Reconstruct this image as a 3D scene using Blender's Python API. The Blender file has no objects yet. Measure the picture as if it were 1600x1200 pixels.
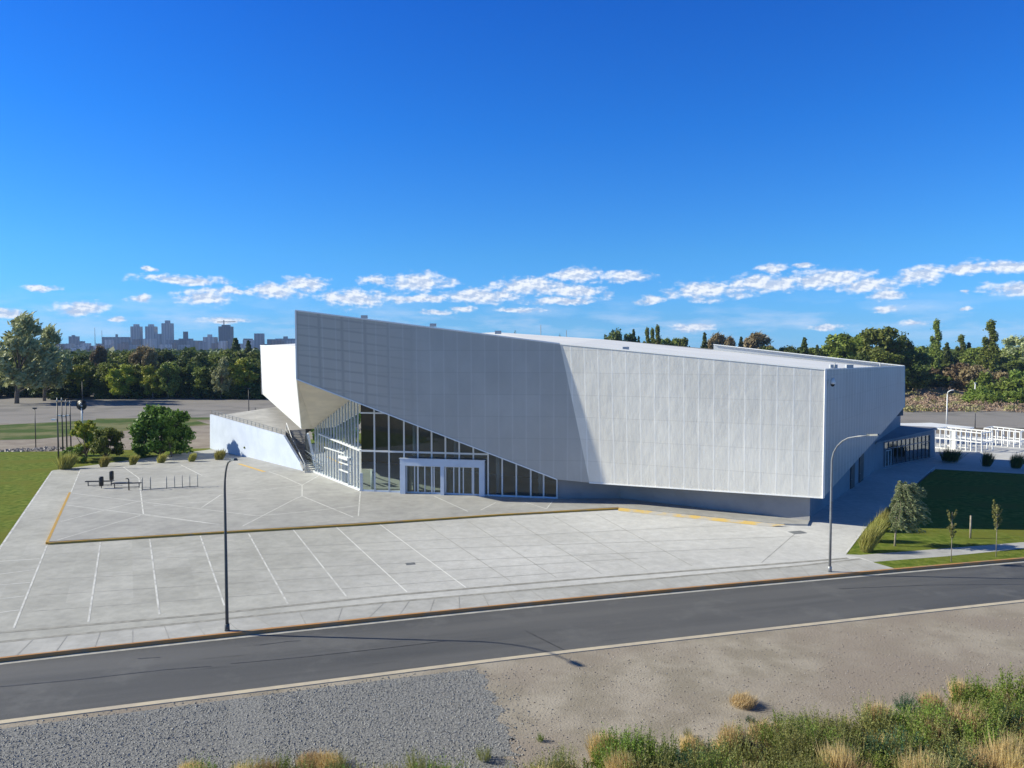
import bpy, math, random
import numpy as np
from mathutils import Vector, Matrix
R = math.radians
S = bpy.context.scene
COL = S.collection
# ------------------------------------------------------------------ camera
CAMH = 14.5; FPX = 1200.0; PITCH = math.atan(55/1200)
cd = bpy.data.cameras.new('camera'); cam = bpy.data.objects.new('camera', cd); COL.objects.link(cam)
cd.sensor_width = 36; cd.lens = 36*FPX/1600; cd.clip_start = .5; cd.clip_end = 30000
cam.location = (0, 0, CAMH); cam.rotation_euler = (R(90)-PITCH, 0, 0); S.camera = cam
# ------------------------------------------------------------------ light
SUN_EL = R(30); SUN_TO = Vector((-1, .075, 0)).normalized()*math.cos(SUN_EL) + Vector((0, 0, math.sin(SUN_EL)))
sd = bpy.data.lights.new('sun', 'SUN'); sun = bpy.data.objects.new('sun', sd); COL.objects.link(sun)
sd.energy = 5.2; sd.angle = R(.55); sd.color = (1, .95, .765)
sun.rotation_euler = SUN_TO.to_track_quat('Z', 'Y').to_euler()
S.view_settings.view_transform = 'Standard'; S.view_settings.look = 'None'
S.view_settings.exposure = 0.34; S.view_settings.gamma = 1
try:
    S.cycles.volume_bounces = 0; S.cycles.max_bounces = 8; S.cycles.transparent_max_bounces = 12
    S.cycles.volume_max_steps = 64
except Exception: pass

def ray(px, py):
    u = (px-800)/FPX; v = (600-py)/FPX
    return Vector((u, math.cos(PITCH)+v*math.sin(PITCH), -math.sin(PITCH)+v*math.cos(PITCH)))
CAM = Vector((0, 0, CAMH))
def P(px, py, z=0.):                      # a spot on level ground, read off the photograph
    d = ray(px, py); return CAM + d*((z-CAMH)/d.z)
def V(px, py, Y):
    d = ray(px, py); return CAM + d*(Y/d.y)
def RP(px, py, p0, n):
    d = ray(px, py); return CAM + d*((p0-CAM).dot(n)/d.dot(n))

# ------------------------------------------------------------------ world
W = bpy.data.worlds.new('World'); S.world = W; W.use_nodes = True
nt = W.node_tree; nt.nodes.clear(); N = nt.nodes; Lk = nt.links
def nn(tree, t, **k):
    n = tree.nodes.new(t)
    for a, b in k.items(): setattr(n, a, b)
    return n
def wm(op, a, b=None, c=None, tree=None, clamp=False):
    tree = tree or nt
    n = tree.nodes.new('ShaderNodeMath'); n.operation = op; n.use_clamp = clamp
    for i, x in enumerate((a, b, c)):
        if x is None: continue
        if isinstance(x, (int, float)): n.inputs[i].default_value = x
        else: tree.links.new(x, n.inputs[i])
    return n.outputs[0]
def mixc(tree, f, a, b, bt='MIX'):
    n = tree.nodes.new('ShaderNodeMix'); n.data_type = 'RGBA'; n.blend_type = bt
    for s, x in ((n.inputs[0], f), (n.inputs[6], a), (n.inputs[7], b)):
        if isinstance(x, (int, float)): s.default_value = x
        elif isinstance(x, (tuple, list)): s.default_value = (*x[:3], 1)
        else: tree.links.new(x, s)
    return n.outputs[2]
sky = nn(nt, 'ShaderNodeTexSky', sky_type='NISHITA', sun_disc=False)
sky.sun_elevation = SUN_EL; sky.sun_rotation = math.atan2(SUN_TO.x, SUN_TO.y)
sky.altitude = 300; sky.air_density = 1.0; sky.dust_density = .25; sky.ozone_density = 3.2
hs = nn(nt, 'ShaderNodeHueSaturation'); hs.inputs['Saturation'].default_value = 1.0
tc = nn(nt, 'ShaderNodeTexCoord'); sx = nn(nt, 'ShaderNodeSeparateXYZ'); Lk.new(tc.outputs['Generated'], sx.inputs[0])
# deep polarised blue of the photograph: a tint by altitude on the physical sky
rp = nn(nt, 'ShaderNodeValToRGB'); Lk.new(sx.outputs[2], rp.inputs[0]); er = rp.color_ramp.elements
TINT = [(.0, (.34, .88, 1.9)), (.037, (.28, .77, 1.55)), (.119, (.25, .78, 1.38)), (.27, (.12, .68, 1.5)), (.41, (.08, .58, 1.52)), (.56, (.20, .40, .70)), (.85, (.28, .38, .48))]
er[0].position = 0; er[0].color = (*TINT[0][1], 1); er[1].position = TINT[-1][0]; er[1].color = (*TINT[-1][1], 1)
for p_, c_ in TINT[1:-1]:
    e_ = er.new(p_); e_.color = (*c_, 1)
Lk.new(mixc(nt, 1.0, sky.outputs[0], rp.outputs[0], 'MULTIPLY'), hs.inputs['Color'])
az = wm('MULTIPLY', wm('ARCTAN2', sx.outputs[0], sx.outputs[1]), 180/math.pi)
el = wm('MULTIPLY', wm('ARCSINE', sx.outputs[2]), 180/math.pi)
cx = nn(nt, 'ShaderNodeCombineXYZ'); Lk.new(az, cx.inputs[0]); Lk.new(el, cx.inputs[1])
def azel(px, py):
    d = ray(px, py).normalized(); return math.degrees(math.atan2(d.x, d.y)), math.degrees(math.asin(d.z))
def fbm(vec, scale, det=6, rough=.6, off=(0, 0, 0), sc=(1, 1, 1)):
    mp = nn(nt, 'ShaderNodeMapping'); mp.inputs['Location'].default_value = off; mp.inputs['Scale'].default_value = sc
    Lk.new(vec, mp.inputs[0])
    t = nn(nt, 'ShaderNodeTexNoise'); t.inputs['Scale'].default_value = scale; t.inputs['Detail'].default_value = det
    t.inputs['Roughness'].default_value = rough; Lk.new(mp.outputs[0], t.inputs[0]); return t
# warp the coordinates so the clouds have ragged outlines
wn = fbm(cx.outputs[0], .55, 3, .6, (3, 1, 7), (1, 1.9, 1))
wv = nn(nt, 'ShaderNodeVectorMath', operation='MULTIPLY_ADD'); Lk.new(wn.outputs['Color'], wv.inputs[0])
wv.inputs[1].default_value = (1.7, .75, 0); wv.inputs[2].default_value = (-.85, -.37, 0)
pw = nn(nt, 'ShaderNodeVectorMath', operation='ADD'); Lk.new(cx.outputs[0], pw.inputs[0]); Lk.new(wv.outputs[0], pw.inputs[1])
CL = [(237,419,9,4),(285,437,58,7),(318,463,38,13),(360,454,24,7),(425,455,42,11),(478,443,28,11),(125,481,36,11),(60,451,20,5),
 (214,467,18,6),(8,489,26,7),(583,438,18,8),(552,466,48,14),(655,441,46,15),(655,467,46,7),(750,462,52,13),(825,447,58,13),
 (898,431,36,12),(975,432,36,9),(900,456,42,11),(880,469,50,6),(812,484,38,5),(1016,468,20,6),(1105,454,56,16),(1190,444,66,14),
 (1290,436,66,15),(1350,446,52,12),(1208,418,22,8),(1250,415,13,4),(1386,460,28,8),(1438,429,36,13),(1500,420,42,11),(1572,417,46,9),(1580,449,44,11),
 (1385,483,20,5),(1075,511,36,7),(1430,504,18,5),(680,488,24,5),(725,484,16,5),(350,500,30,6),(1510,455,8,4),(1510,483,8,4),(1290,512,30,5),(180,498,14,4)]
dmin = None
for px, py, w, h in CL:
    a0, e0 = azel(px, py); a1, _ = azel(px+w, py); _, e1 = azel(px, py-h)
    s_ = (1/(a1-a0)/1.18, 1/(e1-e0)/1.05, 0)
    m = nn(nt, 'ShaderNodeVectorMath', operation='MULTIPLY_ADD'); Lk.new(pw.outputs[0], m.inputs[0])
    m.inputs[1].default_value = s_; m.inputs[2].default_value = (-a0*s_[0], -e0*s_[1], 0)
    l = nn(nt, 'ShaderNodeVectorMath', operation='LENGTH'); Lk.new(m.outputs[0], l.inputs[0])
    dmin = l.outputs['Value'] if dmin is None else wm('MINIMUM', dmin, l.outputs['Value'])
f1 = fbm(cx.outputs[0], 1.0, 8, .58, (0, 0, 0), (1, 1.7, 1))
f2 = fbm(cx.outputs[0], 1.0, 8, .58, (.14, -.26, 0), (1, 1.7, 1))   # the same noise a little nearer the sun: lit tops, grey bellies
body = wm('ADD', wm('MULTIPLY', wm('SUBTRACT', 1.18, dmin), .95), wm('MULTIPLY', wm('SUBTRACT', f1.outputs[0], .475), 2.2))
dens = nn(nt, 'ShaderNodeMapRange', interpolation_type='SMOOTHSTEP'); Lk.new(body, dens.inputs[0])
dens.inputs[1].default_value = .0; dens.inputs[2].default_value = .85; dens.inputs[4].default_value = .95
lit = nn(nt, 'ShaderNodeMapRange', interpolation_type='SMOOTHSTEP'); Lk.new(wm('SUBTRACT', f1.outputs[0], f2.outputs[0]), lit.inputs[0])
lit.inputs[1].default_value = -.10; lit.inputs[2].default_value = .10
ccol = mixc(nt, lit.outputs[0], (4.6, 5.6, 7.4), (8.6, 8.9, 9.3))
# faint high veil close to the horizon
f3 = fbm(cx.outputs[0], .35, 5, .6, (9, 2, 0), (.55, 2.6, 1))
veil = wm('MULTIPLY', wm('MULTIPLY', wm('SUBTRACT', f3.outputs[0], .44, clamp=True), 2.2, clamp=True), wm('SUBTRACT', 1, wm('MULTIPLY', wm('ABSOLUTE', wm('SUBTRACT', el, 1.8)), .45), clamp=True))
base = mixc(nt, veil, hs.outputs[0], (6.6, 7.6, 9.4))
skc = mixc(nt, dens.outputs[0], base, ccol)
bg = nn(nt, 'ShaderNodeBackground'); bg.inputs['Strength'].default_value = .093; Lk.new(skc, bg.inputs['Color'])
wo = nn(nt, 'ShaderNodeOutputWorld'); Lk.new(bg.outputs[0], wo.inputs['Surface'])

# ------------------------------------------------------------------ helpers
def tag(o, label=None, cat=None, group=None, kind=None):
    if label: o['label'] = label
    if cat: o['category'] = cat
    if group: o['group'] = group
    if kind: o['kind'] = kind
    return o
def empty(name, loc, label, cat, group=None, rz=0):
    o = bpy.data.objects.new(name, None); COL.objects.link(o); o.location = loc; o.rotation_euler.z = rz; o.empty_display_size = .3
    return tag(o, label, cat, group)
def wloc(o):
    v = Vector((0, 0, 0))
    while o: v = v + Vector(o.location); o = o.parent
    return v
class MB:
    def __init__(s): s.v = []; s.f = []; s.uv = None; s.sm = []
    def add(s, vs, fs, sm=False):
        n = len(s.v); s.v += [tuple(v) for v in vs]
        for f in fs: s.f.append(tuple(i+n for i in f)); s.sm.append(sm)
        return s
    def poly(s, pts): return s.add(pts, [tuple(range(len(pts)))])
    def prism(s, pts, vec):
        n = len(pts); vec = Vector(vec); a = [Vector(p) for p in pts]; b = [p+vec for p in a]
        return s.add(a+b, [tuple(range(n-1, -1, -1)), tuple(range(n, 2*n))]+[(i, (i+1) % n, n+(i+1) % n, n+i) for i in range(n)])
    def slab(s, pts, z0, z1): return s.prism([(p[0], p[1], z0) for p in pts], (0, 0, z1-z0))
    def box(s, c, sz, rz=0):
        x, y, z = [k/2 for k in sz]; co, si = math.cos(rz), math.sin(rz)
        vs = [(c[0]+a*x*co-b*y*si, c[1]+a*x*si+b*y*co, c[2]+d*z) for a, b, d in
              ((-1,-1,-1),(1,-1,-1),(1,1,-1),(-1,1,-1),(-1,-1,1),(1,-1,1),(1,1,1),(-1,1,1))]
        return s.add(vs, [(0,3,2,1),(4,5,6,7),(0,1,5,4),(1,2,6,5),(2,3,7,6),(3,0,4,7)])
    def tube(s, pts, rad, n=8, cap=True):
        pts = [Vector(p) for p in pts]; rad = rad if isinstance(rad, (list, tuple)) else [rad]*len(pts)
        vs = []; fs = []
        t0 = (pts[1]-pts[0]).normalized(); a = t0.orthogonal().normalized()
        for i, p in enumerate(pts):
            t = (pts[min(i+1, len(pts)-1)]-pts[max(i-1, 0)]).normalized()
            a = (a - t*a.dot(t)).normalized(); b = t.cross(a)
            vs += [p+(a*math.cos(2*math.pi*k/n)+b*math.sin(2*math.pi*k/n))*rad[i] for k in range(n)]
        for i in range(len(pts)-1):
            for k in range(n): fs.append((i*n+k, i*n+(k+1) % n, (i+1)*n+(k+1) % n, (i+1)*n+k))
        if cap: fs += [tuple(range(n-1, -1, -1)), tuple(range((len(pts)-1)*n, len(pts)*n))]
        return s.add(vs, fs, True)
    def bar(s, a, b, w, h=None):                      # rectangular bar, w across, h the other way
        a, b = Vector(a), Vector(b); h = h or w; t = (b-a).normalized()
        up = Vector((0, 0, 1)) if abs(t.z) < .9 else Vector((0, 1, 0))
        x = t.cross(up).normalized()*w/2; y = x.normalized().cross(t)*h/2
        return s.add([a-x-y, a+x-y, a+x+y, a-x+y, b-x-y, b+x-y, b+x+y, b-x+y], [(0,3,2,1),(4,5,6,7),(0,1,5,4),(1,2,6,5),(2,3,7,6),(3,0,4,7)])
    def build(s, name, m, parent=None, local=False, uv=None):
        me = bpy.data.meshes.new(name); off = Vector((0, 0, 0)) if (local or not parent) else wloc(parent)
        me.from_pydata([(v[0]-off.x, v[1]-off.y, v[2]-off.z) for v in s.v], [], s.f)
        me.polygons.foreach_set('use_smooth', s.sm)
        if uv:
            l = me.uv_layers.new(name='UVMap')
            for lo in me.loops: l.data[lo.index].uv = uv(Vector(s.v[lo.vertex_index]))
        me.materials.append(m); me.update()
        o = bpy.data.objects.new(name, me); COL.objects.link(o)
        if parent: o.parent = parent
        return o
def origin(o, loc):
    loc = Vector(loc); o.data.transform(Matrix.Translation(-loc)); o.location = loc; return o
def struct(name, mb, m, **k): return tag(mb.build(name, m, **k), kind='structure')
def copy_tree(o, loc, rz=0, sc=1, label=None, group=None, parent=None):
    c = o.copy(); COL.objects.link(c)
    if parent: c.parent = parent
    else:
        c.location = loc; c.rotation_euler.z = rz; c.scale = sc if isinstance(sc, (tuple, list)) else (sc, sc, sc)
        if label: c['label'] = label
        if group: c['group'] = group
    for ch in list(o.children): copy_tree(ch, None, parent=c)
    return c
class Proto:                                          # the first use moves the built thing itself, later ones copy it
    def __init__(s, root): s.r = root; s.used = False
    def put(s, loc, rz=0, sc=1, label=None, group=None, cat=None, name=None):
        if not s.used:
            s.used = True; o = s.r; o.location = loc; o.rotation_euler.z = rz; o.scale = sc if isinstance(sc, (tuple, list)) else (sc,)*3
            if label: o['label'] = label
            if group: o['group'] = group
        else: o = copy_tree(s.r, loc, rz, sc, label, group)
        if cat: o['category'] = cat
        if name: o.name = name
        return o

# ------------------------------------------------------------------ materials
def newmat(name):
    m = bpy.data.materials.new(name); m.use_nodes = True; t = m.node_tree
    return m, t, t.nodes['Principled BSDF'], t.nodes['Material Output']
def noise(t, vec, scale, det=5, rough=.6, sc=None):
    if sc:
        mp = nn(t, 'ShaderNodeMapping'); mp.inputs['Scale'].default_value = sc; t.links.new(vec, mp.inputs[0]); vec = mp.outputs[0]
    n = nn(t, 'ShaderNodeTexNoise'); n.inputs['Scale'].default_value = scale; n.inputs['Detail'].default_value = det; n.inputs['Roughness'].default_value = rough
    t.links.new(vec, n.inputs[0]); return n.outputs[0]
def mrange(t, v, a, b, c=0., d=1., smooth=True):
    n = nn(t, 'ShaderNodeMapRange', interpolation_type='SMOOTHSTEP' if smooth else 'LINEAR')
    t.links.new(v, n.inputs[0])
    for i, x in zip((1, 2, 3, 4), (a, b, c, d)): n.inputs[i].default_value = x
    return n.outputs[0]
def bump(t, b, h, dist=.02, st=1.):
    n = nn(t, 'ShaderNodeBump'); n.inputs['Distance'].default_value = dist; n.inputs['Strength'].default_value = st
    t.links.new(h, n.inputs['Height']); t.links.new(n.outputs[0], b.inputs['Normal'])
def pos(t): return nn(t, 'ShaderNodeNewGeometry').outputs['Position']
def mat(name, col, col2=None, scale=1., rough=.7, metal=0., bs=None, bd=.01, lo=.35, hi=.65, spec=.5, col3=None, scale3=.1):
    m, t, b, o = newmat(name)
    b.inputs['Roughness'].default_value = rough; b.inputs['Metallic'].default_value = metal; b.inputs['Specular IOR Level'].default_value = spec
    p = nn(t, 'ShaderNodeTexCoord').outputs['Object'] if False else pos(t)
    if col2:
        c = mixc(t, mrange(t, noise(t, p, scale, 6), lo, hi), col, col2)
        if col3: c = mixc(t, mrange(t, noise(t, p, scale3, 4), .42, .62), c, col3)
        t.links.new(c, b.inputs['Base Color'])
    else: b.inputs['Base Color'].default_value = (*col, 1)
    if bs: bump(t, b, noise(t, p, bs, 4), bd)
    return m
def leafmat(name, c1, c2, tr=.25):
    m, t, b, o = newmat(name)
    g = nn(t, 'ShaderNodeNewGeometry'); oi = nn(t, 'ShaderNodeObjectInfo')
    c = mixc(t, g.outputs['Random Per Island'], c1, c2)
    h = nn(t, 'ShaderNodeHueSaturation'); t.links.new(c, h.inputs['Color'])
    t.links.new(mrange(t, oi.outputs['Random'], 0, 1, .75, 1.25, False), h.inputs['Value'])
    t.links.new(mrange(t, oi.outputs['Random'], 0, 1, .485, .51, False), h.inputs['Hue'])
    t.links.new(h.outputs[0], b.inputs['Base Color']); b.inputs['Roughness'].default_value = .55; b.inputs['Specular IOR Level'].default_value = .3
    tl = nn(t, 'ShaderNodeBsdfTranslucent'); t.links.new(h.outputs[0], tl.inputs['Color'])
    mx = nn(t, 'ShaderNodeMixShader'); mx.inputs[0].default_value = tr
    t.links.new(b.outputs[0], mx.inputs[1]); t.links.new(tl.outputs[0], mx.inputs[2]); t.links.new(mx.outputs[0], o.inputs['Surface'])
    return m
def concrete(name, ca, cb, n1=None, s1=3.45, n2=None, s2=3.0, rough=.85, tone=.10):
    m, t, b, o = newmat(name); p = pos(t)
    c = mixc(t, mrange(t, noise(t, p, .35, 6, .65), .3, .7), ca, cb)
    if n1:
        fl = []
        for n_, s_ in ((n1, s1), (n2, s2)):
            d = nn(t, 'ShaderNodeVectorMath', operation='DOT_PRODUCT'); t.links.new(p, d.inputs[0]); d.inputs[1].default_value = (n_[0]/s_, n_[1]/s_, 0)
            fl.append(wm('FLOOR', d.outputs['Value'], tree=t))
        cc = nn(t, 'ShaderNodeCombineXYZ'); t.links.new(fl[0], cc.inputs[0]); t.links.new(fl[1], cc.inputs[1])
        w = nn(t, 'ShaderNodeTexWhiteNoise', noise_dimensions='2D'); t.links.new(cc.outputs[0], w.inputs[0])
        v = mrange(t, w.outputs['Value'], 0, 1, 1-tone, 1+tone, False)
        h = nn(t, 'ShaderNodeHueSaturation'); t.links.new(c, h.inputs['Color']); t.links.new(v, h.inputs['Value']); c = h.outputs[0]
    if name == 'lot_concrete':
        sp_ = nn(t, 'ShaderNodeSeparateXYZ'); t.links.new(p, sp_.inputs[0])
        c = mixc(t, mrange(t, wm('ADD', sp_.outputs[0], wm('MULTIPLY', noise(t, p, .12, 3), 10, tree=t), tree=t), -14, 6, 0, 1), c, (.56, .555, .545))
        if n1: c = mixc(t, mrange(t, w.outputs['Value'], .55, .95, 0, .25), c, (.43, .425, .41))
    # broom-finish streaks, stains
    st = mrange(t, noise(t, p, 1.3, 7, .7), .25, .75, .87, 1.1)
    st2 = mrange(t, noise(t, p, .09, 3, .5), .3, .7, .93, 1.06)
    sp = mrange(t, noise(t, p, .8, 3, .5), .66, .74, 1, .88)
    v2 = wm('MULTIPLY', wm('MULTIPLY', st, st2, tree=t), sp, tree=t)
    h2 = nn(t, 'ShaderNodeHueSaturation'); t.links.new(c, h2.inputs['Color']); t.links.new(v2, h2.inputs['Value'])
    t.links.new(h2.outputs[0], b.inputs['Base Color']); b.inputs['Roughness'].default_value = rough
    bump(t, b, noise(t, p, 14, 3), .004)
    return m
nA = (.894, .447); nB = (-.243, .970)
M = {}
M['dirt'] = mat('dirt', (.285, .25, .20), (.40, .355, .295), .45, .95, spec=.15, bs=9, bd=.03, col3=(.29, .245, .205), scale3=.07)
M['farland'] = mat('far_land', (.20, .165, .125), (.28, .23, .18), .03, .95)
M['gravel'] = mat('gravel_bed', (.17, .17, .17), (.30, .295, .285), 9, .95, bs=9, bd=.08)
M['stone'] = leafmat('stone', (.16, .165, .17), (.44, .44, .43), 0.)
M['pebble'] = leafmat('pebble', (.24, .20, .17), (.5, .46, .42), 0.)
M['lotdirt'] = mat('gravel_lot', (.20, .19, .18), (.30, .28, .26), .12, .95, spec=.15, bs=2, bd=.05, col3=(.27, .25, .235), scale3=.03)
M['sandy'] = mat('bare_earth', (.25, .21, .18), (.33, .29, .245), .25, .95, spec=.15, bs=3, bd=.05)
M['brownland'] = mat('brown_land', (.32, .245, .185), (.44, .35, .27), .15, .95, spec=.1, bs=1.5, bd=.2)
M['grass'] = mat('lawn', (.08, .13, .014), (.21, .25, .05), 1.6, .9, bs=14, bd=.06, lo=.3, hi=.72, col3=(.16, .175, .03), scale3=.16, spec=.05)
M['grass2'] = mat('rough_grass', (.075, .12, .035), (.20, .20, .10), .12, .95, spec=.05, bs=8, bd=.06, lo=.4, hi=.6)
M['conc'] = concrete('lot_concrete', (.37, .365, .34), (.455, .45, .42), nA, 3.45, nB, 3.0, tone=.06)
M['conc_plat'] = concrete('platform_concrete', (.34, .335, .325), (.41, .405, .39), tone=.04)
M['walkc'] = concrete('sidewalk_concrete', (.40, .395, .38), (.47, .465, .45), (.957, .29), 1.6, (-.29, .957), 3, tone=.05)
M['line'] = mat('white_joint_paint', (.68, .68, .66), (.46, .455, .44), 1.3, .8, lo=.40, hi=.66)
M['linef'] = mat('worn_joint_paint', (.74, .74, .72), (.50, .50, .485), 1.2, .8, lo=.5, hi=.75)
M['joint'] = mat('dark_joint', (.30, .295, .285), (.40, .395, .38), 1.5, .9)
M['drain'] = mat('drain_channel', (.25, .245, .225), (.36, .35, .32), 2.2, .9)
M['yellow'] = mat('yellow_paint', (.62, .40, .09), (.46, .36, .21), 1.6, .8, lo=.45, hi=.7)
M['yellowk'] = mat('kerb_yellow_paint', (.50, .30, .055), (.36, .26, .14), 1.4, .8, lo=.45, hi=.75)
M['yelworn'] = mat('worn_yellow_paint', (.62, .43, .13), (.45, .43, .40), .55, .8, lo=.42, hi=.6)
M['cream'] = mat('cream_edge_paint', (.58, .50, .37), (.47, .41, .33), 1.1, .85)
M['gutter'] = mat('gutter_concrete', (.50, .49, .46), (.38, .37, .35), 2, .85)
M['orange'] = mat('kerb_orange_paint', (.50, .24, .08), (.36, .24, .14), 1., .85, lo=.4, hi=.7)
def asphalt():
    m, t, b, o = newmat('asphalt'); p = pos(t)
    mp = nn(t, 'ShaderNodeMapping'); mp.inputs['Rotation'].default_value = (0, 0, -.28); t.links.new(p, mp.inputs[0]); q = mp.outputs[0]
    a = noise(t, q, .25, 5, .6, (.12, 1.6, 1)); c = mixc(t, mrange(t, a, .3, .7), (.058, .060, .066), (.115, .114, .116))
    c = mixc(t, mrange(t, noise(t, p, 30, 3), .35, .75, 0, .5), c, (.15, .15, .15))
    c = mixc(t, mrange(t, noise(t, q, .9, 6, .7, (.18, 1.4, 1)), .60, .72, 0, .6), c, (.045, .045, .05))
    c = mixc(t, mrange(t, noise(t, p, .3, 5, .7), .52, .68, 0, .5), c, (.15, .15, .15))
    t.links.new(c, b.inputs['Base Color']); b.inputs['Roughness'].default_value = .8; bump(t, b, noise(t, p, 40, 2), .01); return m
M['asphalt'] = asphalt()
def cladding(name, base, tip):
    m, t, b, o = newmat(name)
    uv = nn(t, 'ShaderNodeUVMap').outputs[0]; sp = nn(t, 'ShaderNodeSeparateXYZ'); t.links.new(uv, sp.inputs[0]); u, v = sp.outputs[0], sp.outputs[1]
    def lines(x, per, w):
        fr = wm('FRACT', wm('DIVIDE', x, per, tree=t), tree=t); d = wm('ABSOLUTE', wm('SUBTRACT', fr, .5, tree=t), tree=t)
        return mrange(t, d, .5-w/per, .5-w/per*.35)
    wob = noise(t, uv, .5, 3, .5)
    uu = wm('ADD', u, wm('MULTIPLY', wob, .10, tree=t), tree=t)
    seam = lines(uu, 1.28, .09); hor = lines(v, 2.05, .05)
    big = noise(t, uv, .22, 5, .6, (1, .6, 1)); fine = noise(t, uv, 1.1, 5, .65, (2.2, .5, 1))
    c = mixc(t, mrange(t, big, .3, .7), base, [k*.86 for k in base])
    c = mixc(t, mrange(t, fine, .45, .75, 0, .28), c, [k*.82 for k in base])
    pan = nn(t, 'ShaderNodeTexWhiteNoise', noise_dimensions='2D'); cc = nn(t, 'ShaderNodeCombineXYZ')
    t.links.new(wm('FLOOR', wm('DIVIDE', uu, 1.28, tree=t), tree=t), cc.inputs[0]); t.links.new(wm('FLOOR', wm('DIVIDE', v, 2.05, tree=t), tree=t), cc.inputs[1]); t.links.new(cc.outputs[0], pan.inputs[0])
    c = mixc(t, mrange(t, pan.outputs['Value'], 0, 1, 0, .22, False), c, [k*.72 for k in base])
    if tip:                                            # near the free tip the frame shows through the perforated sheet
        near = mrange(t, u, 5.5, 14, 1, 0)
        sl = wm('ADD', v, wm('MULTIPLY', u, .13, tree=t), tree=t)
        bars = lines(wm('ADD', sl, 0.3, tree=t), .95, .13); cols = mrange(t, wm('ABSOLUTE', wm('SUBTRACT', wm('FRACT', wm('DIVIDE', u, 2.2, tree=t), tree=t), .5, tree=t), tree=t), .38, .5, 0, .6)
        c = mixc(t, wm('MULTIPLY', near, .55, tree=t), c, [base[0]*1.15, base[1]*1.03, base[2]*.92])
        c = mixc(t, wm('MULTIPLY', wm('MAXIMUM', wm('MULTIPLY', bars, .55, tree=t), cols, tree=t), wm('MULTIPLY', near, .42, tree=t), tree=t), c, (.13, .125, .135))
    c = mixc(t, wm('MULTIPLY', hor, .35, tree=t), c, [k*.62 for k in base])
    c = mixc(t, wm('MULTIPLY', seam, .42 if not tip else .14, tree=t), c, (.88, .88, .87) if not tip else (.72, .73, .73))
    t.links.new(c, b.inputs['Base Color']); b.inputs['Roughness'].default_value = .46; b.inputs['Metallic'].default_value = .15
    dents = noise(t, uv, .9, 3, .5, (1.3, .6, 1)); fl = noise(t, uv, 3.0, 2, .5, (1.6, .25, 1))
    cush = wm('MULTIPLY', wm('ABSOLUTE', wm('SUBTRACT', wm('FRACT', wm('DIVIDE', uu, 1.28, tree=t), tree=t), .5, tree=t), tree=t), -.08, tree=t)
    h = wm('ADD', wm('ADD', dents, wm('MULTIPLY', fl, .16, tree=t), tree=t), wm('ADD', cush, wm('MULTIPLY', seam, .08, tree=t), tree=t), tree=t)
    bump(t, b, h, .052 if not tip else .03)
    return m
M['clad'] = cladding('perforated_cladding', (.76, .74, .69), False)  # copy for the sunlit face, its brightness mixed into a paler base
M['cladT'] = cladding('perforated_cladding_tip', (.47, .465, .445), True)  # copy for the shaded front, the darker base carries its shade
M['cladS'] = cladding('side_cladding', (.44, .455, .48), False)  # copy for the shaded side, cool shade mixed into the base
M['white'] = mat('white_panel', (.86, .86, .845), (.80, .80, .79), .3, .5)
M['roofw'] = mat('white_roof_sheet', (.92, .91, .88), (.84, .83, .81), .12, .6)
M['soffit'] = mat('cream_soffit', (.62, .56, .45), (.54, .49, .40), .6, .6)
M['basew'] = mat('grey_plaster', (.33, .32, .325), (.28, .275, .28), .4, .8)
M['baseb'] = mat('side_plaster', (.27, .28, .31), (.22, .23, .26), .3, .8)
M['terr'] = mat('pale_wall_render', (.56, .62, .74), (.50, .56, .68), .5, .7, bs=3, bd=.008)  # white render with a slight blue shade mixed into its colour
M['terrf'] = concrete('terrace_concrete', (.34, .33, .32), (.42, .41, .40), (.8, .6), 3, (-.6, .8), 3)
M['frame'] = mat('white_metal_frame', (.66, .67, .67), rough=.4)
M['frameg'] = mat('grey_metal_frame', (.45, .47, .49), rough=.4)
M['framed'] = mat('dark_grey_frame', (.16, .17, .20), rough=.4)
M['col'] = mat('round_column', (.40, .44, .46), rough=.5)
M['portal'] = mat('portal_panel', (.56, .63, .74), (.50, .57, .68), .8, .45)  # panel colour with the blue of its shade mixed in
M['stair'] = mat('stair_concrete', (.52, .51, .49), (.42, .41, .40), 1.5, .85)
M['steel'] = mat('galvanised_steel', (.33, .34, .35), (.25, .26, .27), 2, .45, .5)
M['dark'] = mat('dark_metal', (.035, .037, .042), rough=.5)
M['sealm'] = mat('bitumen_seal', (.028, .028, .032), (.07, .07, .075), 2.5, .6)
M['black'] = mat('black_plastic', (.015, .015, .018), rough=.5)
M['bark'] = mat('bark', (.13, .10, .075), (.20, .165, .13), 3, .9, bs=12, bd=.02)
M['barkp'] = mat('pale_bark', (.38, .33, .26), (.26, .22, .17), 3, .9)
M['intfloor'] = mat('interior_floor', (.66, .68, .66), (.58, .6, .58), .5, .35)
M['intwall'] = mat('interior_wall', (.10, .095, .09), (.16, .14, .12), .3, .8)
def glass(name, tint, refl, k=1.2):
    m, t, b, o = newmat(name); t.nodes.remove(b)
    tr = nn(t, 'ShaderNodeBsdfTransparent'); tr.inputs[0].default_value = (*tint, 1)
    gl = nn(t, 'ShaderNodeBsdfGlossy'); gl.inputs['Roughness'].default_value = .02; gl.inputs[0].default_value = (.9, .95, .95, 1)
    fr = nn(t, 'ShaderNodeFresnel'); fr.inputs[0].default_value = 1.5
    f = wm('ADD', wm('MULTIPLY', fr.outputs[0], k, tree=t), refl, tree=t, clamp=True)
    mx = nn(t, 'ShaderNodeMixShader'); t.links.new(f, mx.inputs[0]); t.links.new(tr.outputs[0], mx.inputs[1]); t.links.new(gl.outputs[0], mx.inputs[2]); t.links.new(mx.outputs[0], o.inputs['Surface'])
    return m
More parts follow.
